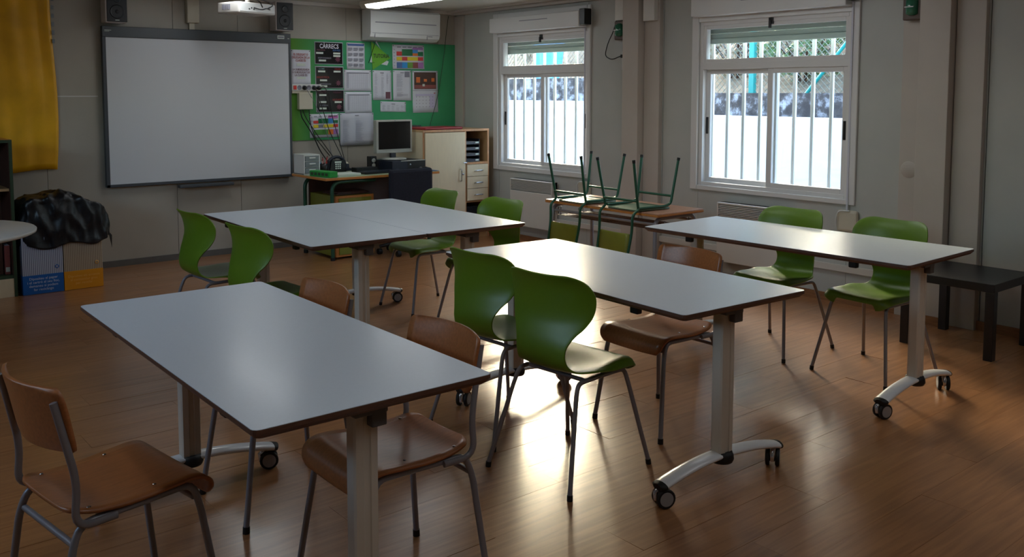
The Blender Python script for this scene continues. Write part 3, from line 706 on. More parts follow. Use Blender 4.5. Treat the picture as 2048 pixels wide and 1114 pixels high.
def make_school_chair():  # modelled upside down: seat top rests at z=0, feet in the air, back hanging at -x
    t = empty('school_chair', (0, 0, 0))
    P = [(.15, .012, .12), (.155, .008, .155), (.14, .005, .165), (.05, .007, .168), (-.06, .009, .166), (-.14, .006, .158), (-.155, .005, .13)]
    rows = [((x, 0, z), hw, (0, 0, .0), (0, 0, 1)) for x, z, hw in cr_spline(P, 3)]
    panel_grid(rows, 8, .009).build('seat', 'green_seat', t)
    for sy in (-1, 1):
        # rear leg continuing down into the back upright
        p = fillet([(-.225, sy*.185, .362), (-.165, sy*.168, .045), (-.158, sy*.168, .018), (-.215, sy*.168, -.02), (-.215, sy*.165, -.14), (-.250, sy*.155, -.315)], [.02, .03, .03, .06], 4)
        k = len(p)//2-3
        l = MB().tube(p[:11], .0098, 10).build('leg', 'green_tube', t); MB().tube(p[10:], .0098, 10).build('back_upright', 'green_tube', t)
        MB().cyl(p[0], Vector(p[0])-(Vector(p[0])-Vector(p[1])).normalized()*.02, .0115, 10).build('foot_cap', 'rubber', l)
        q = fillet([(-.150, sy*.160, .022), (.10, sy*.165, .022), (.158, sy*.168, .035), (.215, sy*.185, .362)], [.02, .03], 4)
        l = MB().tube(q, .0098, 10).build('leg', 'green_tube', t)
        MB().cyl(q[-1], Vector(q[-1])-(Vector(q[-1])-Vector(q[-2])).normalized()*.02, .0115, 10).build('foot_cap', 'rubber', l)
    MB().tube([(-.175, -.17, .075), (-.175, .17, .075)], .009, 8).build('stretcher', 'green_tube', t)
    MB().tube([(.172, -.172, .09), (.172, .172, .09)], .009, 8).build('stretcher', 'green_tube', t)
    P = [(-.222, -.150, .13), (-.224, -.158, .148), (-.232, -.22, .150), (-.242, -.29, .148), (-.246, -.305, .13)]
    rows = [((x+.004, 0, z), hw, (-.012, 0, 0), (.96, 0, -.2)) for x, z, hw in cr_spline(P, 3)]
    panel_grid(rows, 8, .009).build('backrest', 'olive', t)
    return t
sc = make_school_chair(); tag(sc, 'small green tube school chair upturned on the left half of the wooden desk', 'chair', 'upturned school chairs on the desk')
sc.location = (-1.275, -3.44, .722); sc.rotation_euler = (0, 0, R(-2))
copy_tree(sc, (-1.275, -3.965, .722), R(-3), 'small green tube school chair upturned on the right half of the wooden desk')

# ------------------------------------------------------------------ black side table
t = thing('side_table', (-.405, -5.895, 0), 'square black side table standing against the window wall', 'table')
MB().box(-.275, .275, -.275, .275, .40, .45, bev=.003).build('table_top', 'black_table', t)
for sx in (-1, 1):
    for sy in (-1, 1): MB().box(sx*.275, sx*.225, sy*.275, sy*.225, 0, .40, bev=.002).build('leg', 'black_table', t)

# ------------------------------------------------------------------ heaters
for y0, y1, lab in ((-1.08, -1.73, 'white electric wall heater under the left window'), (-3.75, -4.40, 'white electric wall heater under the right window')):
    t = thing('wall_heater', (0, (y0+y1)/2, .17), lab, 'heater', 'electric wall heaters')
    h = (y0-y1)/2
    MB().box(-.10, -.02, -h, h, 0, .365, bev=.006).box(-.075, -.02, -h, h, .365, .485, bev=.004).box(-.10, -.02, -h, -h+.012, .36, .485, bev=.003).box(-.10, -.02, h-.012, h, .36, .485, bev=.003).box(-.10, -.02, -h, h, .47, .485, bev=.004).build('body', 'white_box', t)
    MB().box(-.02, 0, -h*.5, h*.5, .1, .4).build('wall_mount', 'bracket', t)
    for k in range(7): MB().box(-.099, -.078, -h+.014, h-.014, .376+k*.0135, .382+k*.0135).build('grille_bar', 'duct', t)

# ------------------------------------------------------------------ devices on the posts of the window wall
def green_lamp(x, y, z, lab):
    t = thing('emergency_lamp', (x, y, z), lab, 'lamp', 'green emergency lamps')
    MB().box(-.055, 0, -.065, .065, 0, .17, bev=.008).build('base', 'rust', t)
    mb = MB(); mb.tube([(-.055, 0, .03), (-.055, 0, .04), (-.055, 0, .13), (-.055, 0, .145)], [.02, .04, .042, .02], 16).build('lens', 'lens', t)
    MB().box(-.102, -.096, -.03, .03, .082, .088).build('clasp', 'white_plastic', t)
    return t
green_lamp(0, -2.59, 2.02, 'green lensed emergency lamp beside the left boxed post')
green_lamp(-.045, -5.33, 2.03, 'green lensed emergency lamp beside the right boxed post')
tag(MB().box(-.05, 0, -.06, .06, 0, .19, bev=.004).build('cover_box', 'white_box', None, (0, -2.585, 2.195)), 'white metal cover box above the left green emergency lamp', 'cover box')
tag(MB().box(-.05, 0, -.065, .065, 0, .26, bev=.004).build('cover_box', 'white_box', None, (-.045, -2.975, 2.165)), 'white metal cover box high on the side casing between the windows', 'cover box')
t = thing('wall_socket', (0, -2.62, 1.75), 'double white wall socket with a black plug below the left green lamp', 'socket')
MB().box(-.012, 0, -.04, .04, 0, .17, bev=.004).build('plate', 'white_plastic', t)
MB().lathe([(0, -.013), (.022, -.013), (.024, -.0125)], (0, 0, .04), 16, 'x').build('socket_ring', 'cream_plastic', t)
tag(MB().tube(fillet([(-.014, -2.62, 1.872), (-.06, -2.60, 1.870), (-.075, -2.52, 1.84), (-.05, -2.40, 1.88), (-.03, -2.42, 2.0), (-.02, -2.48, 2.10), (-.02, -2.515, 2.2)], .05), .0045, 8).tube([(-.013, -2.62, 1.872), (-.05, -2.605, 1.872)], .016, 10).build('lamp_cable', 'black_plastic'), 'thin black cable looping from the wall socket up to the cover box', 'cable')
tag(MB().lathe([(0, -.004), (.055, -.003), (.058, 0)], (0, 0, 0), 28, 'x').build('blanking_plate', 'casing', None, (-.03, -5.31, 1.02)), 'round painted blanking plate left of the right boxed post', 'plate')

# ------------------------------------------------------------------ back wall: interactive board
t = thing('interactive_board', (-2.925, 0, .71), 'large interactive whiteboard with anthracite frame on the back wall', 'whiteboard')
x0, x1, z1 = -.872, .877, 1.403
MB().box(x0, x1, -.055, -.012, 0, z1, bev=.006).build('backing', 'board_frame', t)
MB().box(x0+.03, x1-.02, -.058, -.0545, .025, z1-.095).build('writing_surface', 'board_white', t)
f = MB(); f.box(x0, x0+.03, -.064, -.05, 0, z1, bev=.003); f.box(x1-.022, x1, -.064, -.05, 0, z1, bev=.003); f.box(x0, x1, -.068, -.05, z1-.095, z1, bev=.005); f.box(x0, x1, -.064, -.05, 0, .026, bev=.003)
f.build('frame', 'board_frame', t)
MB().box(-.26, .25, -.12, -.05, -.04, -.012, bev=.006).build('pen_tray', 'board_frame', t)
MB().box(x1-.14, x1-.07, -.0695, -.0675, z1-.052, z1-.02).build('sticker', 'label_white', t)
MB().box(x1-.135, x1-.075, -.0702, -.0693, z1-.044, z1-.028).build('sticker_print', 'ink_grey', t)
MB().box(x1-.035, x1-.018, -.0695, -.0675, z1-.05, z1-.044).build('logo_mark', 'label_white', t)
MB().box(x0+.02, x0+.075, -.0695, -.0675, z1-.038, z1-.034).box(x0+.02, x0+.06, -.0695, -.0675, z1-.047, z1-.044).build('brand_line', 'label_white', t)
for dx in (-.6, .6): MB().box(dx-.04, dx+.04, -.012, 0, .1, 1.2).build('wall_bracket', 'board_frame', t)
def speaker(x, lab):
    t = thing('speaker', (x, 0, 2.135), lab, 'speaker', 'speakers above the board')
    MB().box(-.09, .09, -.16, -.02, 0, .275, bev=.008).build('cabinet', 'speaker_white', t)
    MB().box(-.078, .088, -.166, -.159, .008, .268, bev=.004).build('front_baffle', 'speaker_front', t)
    MB().lathe([(.058, -.1665), (.06, -.169), (.052, -.169), (.042, -.162), (.018, -.160), (.017, -.166), (0, -.168)], (.005, 0, .095), 26, 'y').build('woofer', 'speaker_cone', t)
    MB().lathe([(.032, -.1665), (.033, -.168), (.026, -.168), (.012, -.164), (0, -.166)], (.005, 0, .205), 22, 'y').build('tweeter', 'speaker_cone', t)
    MB().box(-.012, .022, -.168, -.1655, .02, .026).build('badge', 'label_white', t)
    MB().box(-.03, .03, -.02, 0, .08, .2).build('wall_bracket', 'black_plastic', t)
speaker(-3.70, 'white speaker with black front above the left corner of the board')
speaker(-2.155, 'white speaker with black front above the right corner of the board')
tag(MB().box(-.055, .055, -.06, 0, 0, .26, bev=.006).box(-.03, .02, -.03, 0, -.07, 0, bev=.003).build('junction_box', 'cream_plastic', None, (-3.0, 0, 2.175)), 'cream junction box with short duct above the interactive board', 'junction box')
tag(MB().tube([(-3.0, -.05, 2.425), (-2.86, -.52, 2.405)], .018, 10).build('ceiling_pipe', 'dark_brown'), 'short dark pipe under the ceiling above the junction box', 'pipe')
tag(MB().box(-4.18, -3.83, -.002, 0, 1.503, 1.512).build('adhesive_tape', 'white_plastic'), 'thin strip of white tape on the wall left of the board', 'tape')

# projector
t = thing('projector', (-2.74, -.66, 2.225), 'white projector hanging from the ceiling in front of the right speaker', 'projector', None, R(17))
MB().box(-.205, .205, -.13, .15, 0, .095, bev=.012).build('housing', 'white_box', t)
MB().box(-.19, .19, -.135, -.128, .012, .088, bev=.004).build('port_panel', 'white_plastic', t)
mb = MB()
for k in range(6): mb.box(-.209, -.203, -.02+k*.018, -.01+k*.018, .03, .075)
mb.build('vent_grille', 'ink_grey', t)
mb = MB()
for k, xx in enumerate((-.10, -.075, -.05)): mb.box(xx, xx+.012, -.137, -.134, .03+.01*(k % 2), .042+.01*(k % 2))
mb.build('port', 'ink', t)
for pts in ([(-.05, -.14, .05), (0, -.19, .03), (.06, -.18, .05), (.13, -.14, .045)], [(.10, -.137, .05), (.14, -.18, .08), (.12, -.15, .11), (.02, .0, .16)], [(.05, -.137, .06), (.0, -.16, .11), (-.08, -.06, .14), (-.02, .0, .17)]):
    MB().tube(fillet(pts, .03), .005, 7).build('cable', 'black_plastic', t)
MB().cyl((0, 0, .095), (0, 0, .16), .02, 14).box(-.07, .07, -.05, .05, .155, .168, bev=.003).cyl((0, 0, .165), (0, 0, .215), .025, 14).build('ceiling_mount', 'white_box', t)
MB().lathe([(0, .151), (.03, .155), (.032, .15)], (.1, 0, .05), 20, 'y').build('lens', 'glossy_black', t)

# yellow paper banner
mb = MB(); nx, nz = 34, 30; vs = []; fs = []
for i in range(nx+1):
    for j in range(nz+1):
        u = i/nx; v = j/nz; x = -5.05+u*(.875+.02*math.sin(v*5)); z = .885+v*1.53
        y = -.022-.004*math.sin(u*11+v*1.3)*(.4+.6*v)-.003*math.sin(u*37+v*3)-.014*noise.noise(Vector((x*4, z*2.5, 0)))-.006*abs(noise.noise(Vector((x*14, z*7, 0))))-(.02 if u > .93 else 0)*v
        vs.append((x, y, z+.012*math.sin(u*9)*(1-v)))
for i in range(nx):
    for j in range(nz): fs.append((i*(nz+1)+j, (i+1)*(nz+1)+j, (i+1)*(nz+1)+j+1, i*(nz+1)+j+1))
mb.add(vs, fs, True); yb = mb.build('paper_banner', 'yellow'); tag(yb, 'crinkled ochre yellow paper sheet hanging at the left of the board', 'banner')
so = yb.modifiers.new('t', 'SOLIDIFY'); so.thickness = .0015
mb = MB()
for k in range(7): z = 1.95+k*.07; mb.box(-4.185, -4.165, -.045, -.04, z, z+.035, bev=.002)
mb.build('tape_piece', 'clear_plastic', yb)

# green pin board
gb = tag(MB().box(-2.04, -.006, -.012, 0, 1.06, 2.075, bev=.003).build('notice_board', 'felt'), 'green felt notice board covered with notices beside the board', 'notice board')
PY = -.0125
RX = (R(90), 0, 0)
def sheet(name, x0, z1, x1, z0, lab, cat='notice', m='paper', tilt=0, pins=True, grp='papers pinned to the green board'):
    t = thing(name, ((x0+x1)/2, PY, (z0+z1)/2), lab, cat, grp); t.rotation_euler = (0, R(tilt), 0)
    a, b = (x1-x0)/2, (z1-z0)/2
    mb = MB(); vs = []; fs = []; n = 6
    for i in range(n+1):
        for j in range(n+1):
            u = -1+2*i/n; v = -1+2*j/n
            vs.append((u*a, -.0015-.004*max(0, -v)**3*abs(u), v*b))
    for i in range(n):
        for j in range(n): fs.append((i*(n+1)+j, (i+1)*(n+1)+j, (i+1)*(n+1)+j+1, i*(n+1)+j+1))
    mb.add(vs, fs, True); s = mb.build('sheet', m, t); so = s.modifiers.new('t', 'SOLIDIFY'); so.thickness = .001; so.offset = 1
    if pins:
        for sx in (-1, 1): MB().lathe([(0, -.009), (.004, -.008), (.0045, -.003)], (sx*(a-.01), 0, b-.012), 10, 'y').build('pin', 'black_plastic', t)
    return t, a, b
def rects(t, name, m, rs, y=-.0075): 
    mb = MB()
    for (x0, z0, x1, z1) in rs: mb.box(x0, x1, y, y+.0006, z0, z1)
    o = mb.build(name, m, t)
    if len(rs) > 5: o['kind'] = 'stuff'
    return o
def txt(t, body, size, m, x, z, **k): return text_mesh('printed_text', body, size, m, t, (x, -.0078, z), RX, **k)

# delegate notice
t, a, b = sheet('notice_sheet', -2.028, 1.965, -1.815, 1.620, 'laminated white notice with dark red lettering above the socket strip', m='paper')
txt(t, 'EL DELEGAT O\nDELEGADA DE LA\nCLASSE ÉS:', .030, 'ink_red', 0, .095, bold=.0006, sx=.8)
rects(t, 'name_label', 'label_white', [(-.045, .012, .05, .038)], -.0082)
txt(t, 'aaaa', .014, 'ink_grey', 0, .024)
txt(t, 'LA SUBDELEGADA\nO SUBDELEGAT DE\nLA CLASSE ÉS:', .028, 'ink_maroon', 0, -.052, bold=.0005, sx=.8)
rects(t, 'name_label', 'label_white', [(-.045, -.118, .05, -.094)], -.0082)
# three black duty posters
def carrecs(z1, z0, lab, items, x0=-1.768, title=None):
    t, a, b = sheet('duty_poster', x0, z1, x0+.318, z0, lab, cat='poster', m='paper_grey', grp='black duty posters')
    rects(t, 'black_panel', 'poster_black', [(-a+.007, -b+.007, a-.007, b-.007)], -.0066)
    if title: txt(t, title, .062, 'paper', .002, b-.045, bold=.0012, sx=.82)
    for (s, m, x, z, sz) in items:
        if s: txt(t, s, sz, m, x, z, bold=.0004)
        else: rects(t, 'name_label', 'label_white', [(x-.04, z-.009, x+.04, z+.009)], -.0082)
    mb = MB(); cx, cz = a-.06, -b+.055
    vs = [(cx, -.0078, cz)]; 
    for k in range(16): ang = k*math.pi/8; r = .036 if k % 2 == 0 else .019; vs.append((cx+r*math.cos(ang), -.0078, cz+r*math.sin(ang)))
    mb.add(vs, [(0, 1+(k+1) % 16, 1+k) for k in range(16)]); mb.build('flower_print', 'ink_maroon', t)
    return t
carrecs(2.052, 1.826, 'black poster headed CÀRRECS in white capitals', [('PISSARRA', 'ink_maroon', -.09, .03, .022), ('SERVEIS', 'ink_blue', .085, .03, .026), (None, 0, -.105, 0, 0), (None, 0, .088, 0, 0), (None, 0, .088, -.026, 0), ('RESPONSABLES', 'ink_grey', -.05, -.05, .022), (None, 0, -.075, -.075, 0)], title='CÀRRECS')
carrecs(1.806, 1.583, 'black poster in the middle of the column of three', [('LLUMS', 'ink_teal', -.09, .085, .022), (None, 0, -.09, .06, 0), ('ORDRE', 'ink_red', .09, .085, .022), (None, 0, .085, .06, 0), ('BIBLIOTECA', 'ink_red', -.075, 0, .026), (None, 0, -.07, -.03, 0), ('ORDINADORS', 'ink_grey', -.05, -.068, .02), (None, 0, -.07, -.09, 0)], x0=-1.764)
carrecs(1.570, 1.340, 'black poster lowest of the column of three', [('PLANTES', 'ink_maroon', -.09, .09, .022), (None, 0, -.085, .06, 0), (None, 0, -.085, -.01, 0), ('MATERIAL', 'ink_grey', -.07, -.045, .02), (None, 0, -.085, -.075, 0), ('PISSARRA', 'ink_maroon', .08, .085, .022), ('AJUDANTS', 'ink_red', .085, .012, .026), (None, 0, .088, -.012, 0)], x0=-1.760)
# year calendar
t, a, b = sheet('year_calendar', -1.405, 2.054, -1.193, 1.782, 'small year calendar in three columns right of the CÀRRECS poster', cat='calendar')
rects(t, 'header_print', 'c_indigo', [(-a+.01, b-.03, a-.01, b-.01)])
rs = []
for i in range(3):
    for j in range(4):
        for q in range(4): rs.append((-a+.012+i*.066, b-.055-j*.055-q*.009, -a+.064+i*.066-(.012 if q == 3 else 0), b-.050-j*.055-q*.009))
rects(t, 'month_print', 'ink_grey', rs)
# pennant
t = thing('pennant', (-1.03, PY, 1.93), 'grass green triangular pennant lettered TUTORIA on the green board', 'pennant')
MB().prism_y([(-.085, .145), (.155, -.02), (-.07, -.15)], -.006, -.002).build('triangle', 'pennant', t)
MB().prism_y([(-.04, .15), (-.02, .155), (.03, .07)], -.004, -.001).prism_y([(-.10, -.07), (-.07, .02), (.13, -.06), (.11, -.10)], -.002, -.0005).build('paper_backing', 'paper', t)
text_mesh('printed_text', 'TUTORIA', .058, 'ink', t, (.035, -.0072, -.005), RX, bold=.001, sx=.78)
MB().tube([(-.03, -.008, .155), (-.12, -.008, -.08), (-.05, -.008, -.075)], .0025, 6).build('cord', 'ink', t)
# timetables
def timetable(x0, z1, x1, z0, lab, rows, heads):
    t, a, b = sheet('timetable', x0, z1, x1, z0, lab, cat='timetable', tilt=-.6)
    cw = (2*a*.84)/5; xs = -a+2*a*.12
    for (m, cells) in rows.items(): rects(t, 'colour_cells', m, [(xs+c0*cw, zt*2*b-b, xs+c1*cw, zb*2*b-b) for (c0, c1, zb, zt) in cells])
    rects(t, 'heading_print', heads, [(xs+k*cw+.008, b-.03, xs+k*cw+cw-.012, b-.02) for k in range(5)])
    rects(t, 'hour_print', 'ink_soft', [(-a+.01, -b+.03+k*.035, -a+.03, -b+.038+k*.035) for k in range(6)])
timetable(-.853, 2.055, -.448, 1.795, 'colourful weekly timetable at upper right of the green board', {
    'c_red': [(0, 1, .72, .55), (1, 2, .50, .35), (4, 5, .50, .35)], 'c_dgreen': [(1, 3, .82, .55), (4, 5, .72, .55)], 'c_blue': [(3, 4, .80, .66)], 'c_orange': [(3, 4, .66, .55)], 'c_violet': [(3, 5, .90, .80), (4, 5, .28, .04)],
    'c_yellow': [(0, 1, .50, .35), (2, 4, .50, .35)], 'c_indigo': [(0, 1, .28, .04)], 'c_azure': [(1, 2, .28, .04)], 'c_lime': [(2, 3, .28, .04)], 'c_brown': [(3, 4, .28, .04)]}, 'ink_grey')
timetable(-1.835, 1.325, -1.505, 1.085, 'colourful weekly timetable at the bottom left of the green board', {
    'c_red': [(0, 1, .72, .60), (4, 5, .55, .42)], 'c_dgreen': [(1, 3, .80, .60), (4, 5, .72, .60)], 'c_pink': [(3, 5, .92, .80)], 'c_blue': [(3, 4, .80, .60)], 'c_yellow': [(0, 1, .55, .42), (2, 4, .55, .42)], 'ink_grey': [(1, 2, .55, .42)],
    'c_green': [(0, 3, .34, .12)], 'c_orange': [(3, 4, .34, .12)], 'c_violet': [(4, 5, .34, .12)]}, 'ink_soft')
# list tables
def grid_sheet(x0, z1, x1, z0, lab):
    t, a, b = sheet('list_sheet', x0, z1, x1, z0, lab)
    rects(t, 'name_column', 'ink_soft', [(-a+.03, -b+.03, -a+.055, b-.04)]); rects(t, 'header_print', 'ink_grey', [(-a+.03, b-.035, a-.03, b-.026)])
    rects(t, 'ruled_lines', 'ink_soft', [(-a+.03, z, a-.03, z+.0012) for z in [(-b+.03+k*.013) for k in range(int((2*b-.07)/.013))]]+[(x, -b+.03, x+.0012, b-.035) for x in [(-a+.07+k*.022) for k in range(int((2*a-.1)/.022))]], -.0072)
grid_sheet(-1.440, 1.775, -1.118, 1.555, 'ruled list with a grey name column, upper of the pair')
grid_sheet(-1.436, 1.548, -1.114, 1.328, 'ruled list with a grey name column, lower of the pair')
def lines_sheet(x0, z1, x1, z0, lab, cols, pic=None, tilt=0, m='paper', title=True):
    t, a, b = sheet('notice_sheet', x0, z1, x1, z0, lab, tilt=tilt, m=m)
    rs = []
    for (cx, w, n, zt, dz) in cols:
        for k in range(n):
            if random.random() < .12: continue
            rs.append((cx*a, zt*b-k*dz, cx*a+w*a*random.uniform(.6, 1), zt*b-k*dz+.0035))
    rects(t, 'printed_lines', 'ink_soft', rs)['kind'] = 'stuff'
    if title: rects(t, 'printed_heading', 'ink_grey', [(-.025, b-.03, .02, b-.022)])
    if pic: rects(t, 'printed_photo', pic[4], [(pic[0]*a, pic[1]*b, pic[2]*a, pic[3]*b)])
    return t
lines_sheet(-1.100, 1.775, -.870, 1.462, 'white sheet of short lines with a small pink photo at its foot', [(-.8, .3, 22, .75, .012), (-.1, .3, 20, .75, .013), (.45, .25, 9, .75, .012)], (.35, -.9, .85, -.45, 'ink_maroon'))
lines_sheet(-.850, 1.780, -.618, 1.455, 'white sheet with a small dark picture in its top corner', [(-.6, .7, 19, .72, .013), (-.6, 1.2, 2, -.6, .013)], (.25, .55, .8, .92, 'ink_grey'))
lines_sheet(-1.009, 1.444, -.690, 1.334, 'narrow strip of paper with five small columns', [(-.85+.36*k, .24, 5, .2, .012) for k in range(5)], None, 1.5)
lines_sheet(-1.493, 1.329, -1.096, .992, 'large white sheet with two columns of text above the monitor', [(-.85, .4, 11, .55, .011), (-.1, .5, 11, .55, .011), (-.85, .4, 11, -.15, .011), (-.1, .5, 11, -.15, .011)], None, 0, 'paper_grey')
# picture calendar
t, a, b = sheet('picture_calendar', -.602, 1.779, -.268, 1.322, 'wall calendar with a dark brown picture above its month page', cat='calendar', tilt=-.5)
rects(t, 'picture', 'dark_brown', [(-a+.02, .03, a-.025, b-.015)])
rects(t, 'picture_patch', 'c_orange', [(-.12, .10, -.07, .16), (-.02, .11, .02, .14), (.08, .11, .12, .15)], -.0082); rects(t, 'picture_ground', 'c_brown', [(-a+.025, .035, a-.03, .075)], -.0082)
rects(t, 'picture_light', 'label_white', [(-.04, .06, -.01, .085)], -.0088)
rects(t, 'page_gap', 'ink_grey', [(-a, .012, a, .016)])
rects(t, 'day_print', 'ink_grey', [(-.125+i*.043, -.06-j*.036, -.117+i*.043, -.053-j*.036) for i in range(6) for j in range(4)])
rects(t, 'shaded_days', 'c_lav', [(.055, -.18, .12, -.05), (-.13, -.045, .13, -.025)], -.0070); rects(t, 'month_heading', 'ink_red', [(.11, -.022, .13, -.012)])

# socket strip, junction box and cables left of the posters
t = thing('socket_strip', (-1.873, PY, 1.59), 'white socket strip with red switch and black plugs on the green board', 'socket strip')
MB().box(-.165, .155, -.04, 0, -.033, .033, bev=.005).build('housing', 'white_plastic', t)
MB().box(-.15, -.115, -.045, -.039, -.02, .02, bev=.003).build('switch', 'c_red', t)
mb = MB()
for k in range(5): mb.lathe([(.0, -.0405), (.02, -.0405), (.022, -.043), (.024, -.04)], (-.085+k*.052, 0, 0), 18, 'y')
mb.build('socket_rings', 'ink_grey', t)
for k in (1, 3, 4): MB().lathe([(.02, -.042), (.021, -.05), (.019, -.07), (.008, -.078), (0, -.078)], (-.085+k*.052, 0, -.004), 18, 'y').build('plug', 'black_plastic', t)
tag(MB().box(-.075, .075, -.05, 0, 0, .165, bev=.006).box(-.14, .06, -.03, 0, .16, .215, bev=.004).build('junction_box', 'cream_plastic', None, (-1.893, PY, 1.372)), 'cream junction box under the socket strip', 'junction box')
def cable(pts, lab, r=.0042, m='black_plastic', rad=.06):
    return tag(MB().tube(fillet(pts, rad, 6), r, 7).build('cable', m), lab, 'cable', 'black cables hanging on the wall')
cable([(-1.906, -.09, 1.585), (-1.80, -.05, 1.45), (-1.70, -.04, 1.25), (-1.64, -.05, 1.05), (-1.62, -.10, .80)], 'thin grey cable from the first plug down to the desk', .003, 'ink_grey')
cable([(-1.802, -.09, 1.585), (-1.72, -.06, 1.40), (-1.64, -.06, 1.15), (-1.56, -.20, .86)], 'black cable from the second plug down towards the tape dispenser')
cable([(-1.75, -.09, 1.585), (-1.70, -.07, 1.61), (-1.64, -.06, 1.52), (-1.60, -.05, 1.30), (-1.55, -.20, .87)], 'black cable from the last plug, arched at its top')
cable([(-1.945, -.04, 1.37), (-1.94, -.05, 1.30), (-1.82, -.05, 1.12), (-1.74, -.05, .95), (-1.66, -.12, .80)], 'thick black cable from the junction box behind the pencil cup', .006)
cable([(-1.92, -.04, 1.37), (-1.90, -.05, 1.30), (-1.76, -.05, 1.10), (-1.60, -.10, .86)], 'black cable from the junction box to the telephone')
cable([(-1.85, -.04, 1.37), (-1.85, -.05, 1.25), (-1.80, -.04, 1.10), (-1.65, -.08, .90)], 'black cable beside the lower timetable')
cable([(-.13, -.03, 2.39), (-.16, -.03, 2.2), (-.20, -.03, 1.9), (-.27, -.02, 1.5), (-.38, -.03, 1.2), (-.40, -.05, 1.17)], 'long thin green cable from the ceiling down to the cabinet', .003, 'dark_green', .2)

# air conditioner
t = thing('air_conditioner', (-.80, 0, 2.085), 'white wall mounted air conditioner above the green board', 'air conditioner')
prof = [(-.04, 0), (-.15, 0), (-.20, .03), (-.215, .07), (-.22, .29), (-.20, .31), (-.04, .31)]
mb = MB(); n = len(prof); x0, x1 = -.435, .425
mb.add([(x0, y, z) for y, z in prof]+[(x1, y, z) for y, z in prof], [tuple(range(n)), tuple(range(n, 2*n))[::-1]]+[(i, n+i, n+(i+1) % n, (i+1) % n) for i in range(n)])
mb.build('body', 'white_plastic', t); MB().box(x0+.07, x1-.07, -.04, 0, .02, .29).build('mounting_plate', 'ink_grey', t)
MB().box(x0+.055, x1-.05, -.2225, -.2185, .175, .183).build('intake_slit', 'ink_grey', t)
MB().box(x0+.05, x0+.053, -.213, -.205, .02, .066).box(x1-.165, x1-.162, -.213, -.205, .02, .066).box(x0+.02, x1-.02, -.2185, -.213, .068, .071).build('panel_gap', 'ink_grey', t)
lv = MB().box(x0+.055, x1-.168, -.2135, -.200, .026, .066, bev=.003).build('louvre', 'white_plastic', t); lv.rotation_euler = (R(0), 0, 0)
MB().box(x1-.15, x1-.10, -.219, -.212, .05, .056).build('maker_print', 'ink_grey', t)

# ------------------------------------------------------------------ teacher's desk
DZ = .77
t = thing('teacher_desk', (-2.2, -1.03, 0), 'pale green teacher desk with orange edge and dark green frame', 'desk')
w_, d_ = 1.245, .68
MB().box(0, w_, 0, d_, DZ-.024, DZ-.002, bev=.002).build('edge_band', 'orange_edge', t)
MB().box(.004, w_-.004, .004, d_-.004, DZ-.004, DZ).build('desk_top', 'desk_top', t)
for y in (.07, d_-.07):
    for x in (.10, w_-.08):
        sx = 1 if x < .5 else -1
        p = fillet([(x, y, 0), (x, y, DZ-.045), (x+sx*.45, y, DZ-.045)], .10, 7)
        lg = MB().tube(p, .018, 12).build('leg', 'green_tube', t); MB().cyl((x, y, 0), (x, y, .03), .021, 12).build('foot_cap', 'rubber', lg)
for x in (.10, w_-.08): MB().tube([(x, .07, .12), (x, d_-.07, .12)], .014, 8).build('side_rail', 'green_tube', t)
MB().box(.14, 1.12, d_-.08, d_-.065, .30, DZ-.05).build('modesty_panel', 'dark_brown', t)
t = thing('drawer_unit', (-2.05, -.93, 0), 'olive drawer pedestal with orange edge under the teacher desk', 'drawer unit')
MB().box(0, .40, 0, .50, .02, .585, bev=.003).build('body', 'olive', t)
MB().box(-.002, .402, -.003, .02, .02, .587).build('front_edge', 'orange_edge', t)
for k in range(3):
    dr = MB().box(.03, .37, -.014, -.002, .04+k*.18, .205+k*.18, bev=.003).build('drawer', 'olive', t)
    MB().lathe([(0, -.035), (.009, -.034), (.011, -.028), (.005, -.022), (.005, -.014)], (.2, 0, .125+k*.18), 14, 'y').build('knob', 'chrome', dr)
tag(MB().box(0, .36, 0, .28, 0, .012).box(.02, .34, .01, .27, .012, .025).build('folder_stack', 'dark_brown', None, (-2.0, -.86, .588)), 'dark folders lying on the drawer pedestal under the desk', 'folders')

# desk chair (office)
t = thing('office_chair', (-1.40, -1.02, 0), 'dark navy office chair pushed against the teacher desk', 'office chair')
mb = MB(); mb.box(-.24, .24, -.205, -.15, .40, .83, bev=.03); mb.build('backrest', 'navy_cloth', t)
MB().box(-.24, .24, -.17, .25, .42, .50, bev=.03).build('seat', 'navy_cloth', t)
MB().cyl((0, .02, .10), (0, .02, .42), .025, 14).build('gas_lift', 'black_plastic', t)
for k in range(5):
    a = k*R(72)+.3; sp = MB().tube([(0, .02, .11), (.2*math.cos(a), .02+.2*math.sin(a), .075)], [.025, .014], 8).build('base_arm', 'black_plastic', t)
    MB().cyl((.2*math.cos(a)-.018, .02+.2*math.sin(a), .028), (.2*math.cos(a)+.018, .02+.2*math.sin(a), .028), .028, 14).build('castor', 'rubber', sp)

# things on the desk
t = thing('monitor', (-1.215, -.60, DZ+.105), 'silver grey monitor with black screen on the teacher desk', 'monitor')
MB().box(-.215, .205, -.03, .03, .065, .395, bev=.006).build('housing', 'monitor_grey', t)
MB().box(-.19, .18, -.033, -.029, .105, .378).build('screen', 'glossy_black', t)
MB().box(-.03, .03, .0, .03, .0, .08, bev=.004).build('neck', 'pc_navy', t)
MB().lathe([(0, .0), (.13, 0), (.13, .008), (.11, .016), (0, .018)], (0, 0, 0), 32).build('stand_base', 'monitor_grey', t)
MB().box(-.004, .004, -.034, -.030, .386, .390).build('camera_dot', 'ink', t)
t = thing('desktop_computer', (-1.20, -.62, DZ), 'flat dark navy desktop computer under the monitor', 'computer')
MB().box(-.15, .24, -.17, .20, 0, .100, bev=.004).build('case', 'pc_navy', t)
MB().box(-.05, .24, -.176, -.169, .094, .104, bev=.001).build('top_trim', 'monitor_grey', t)
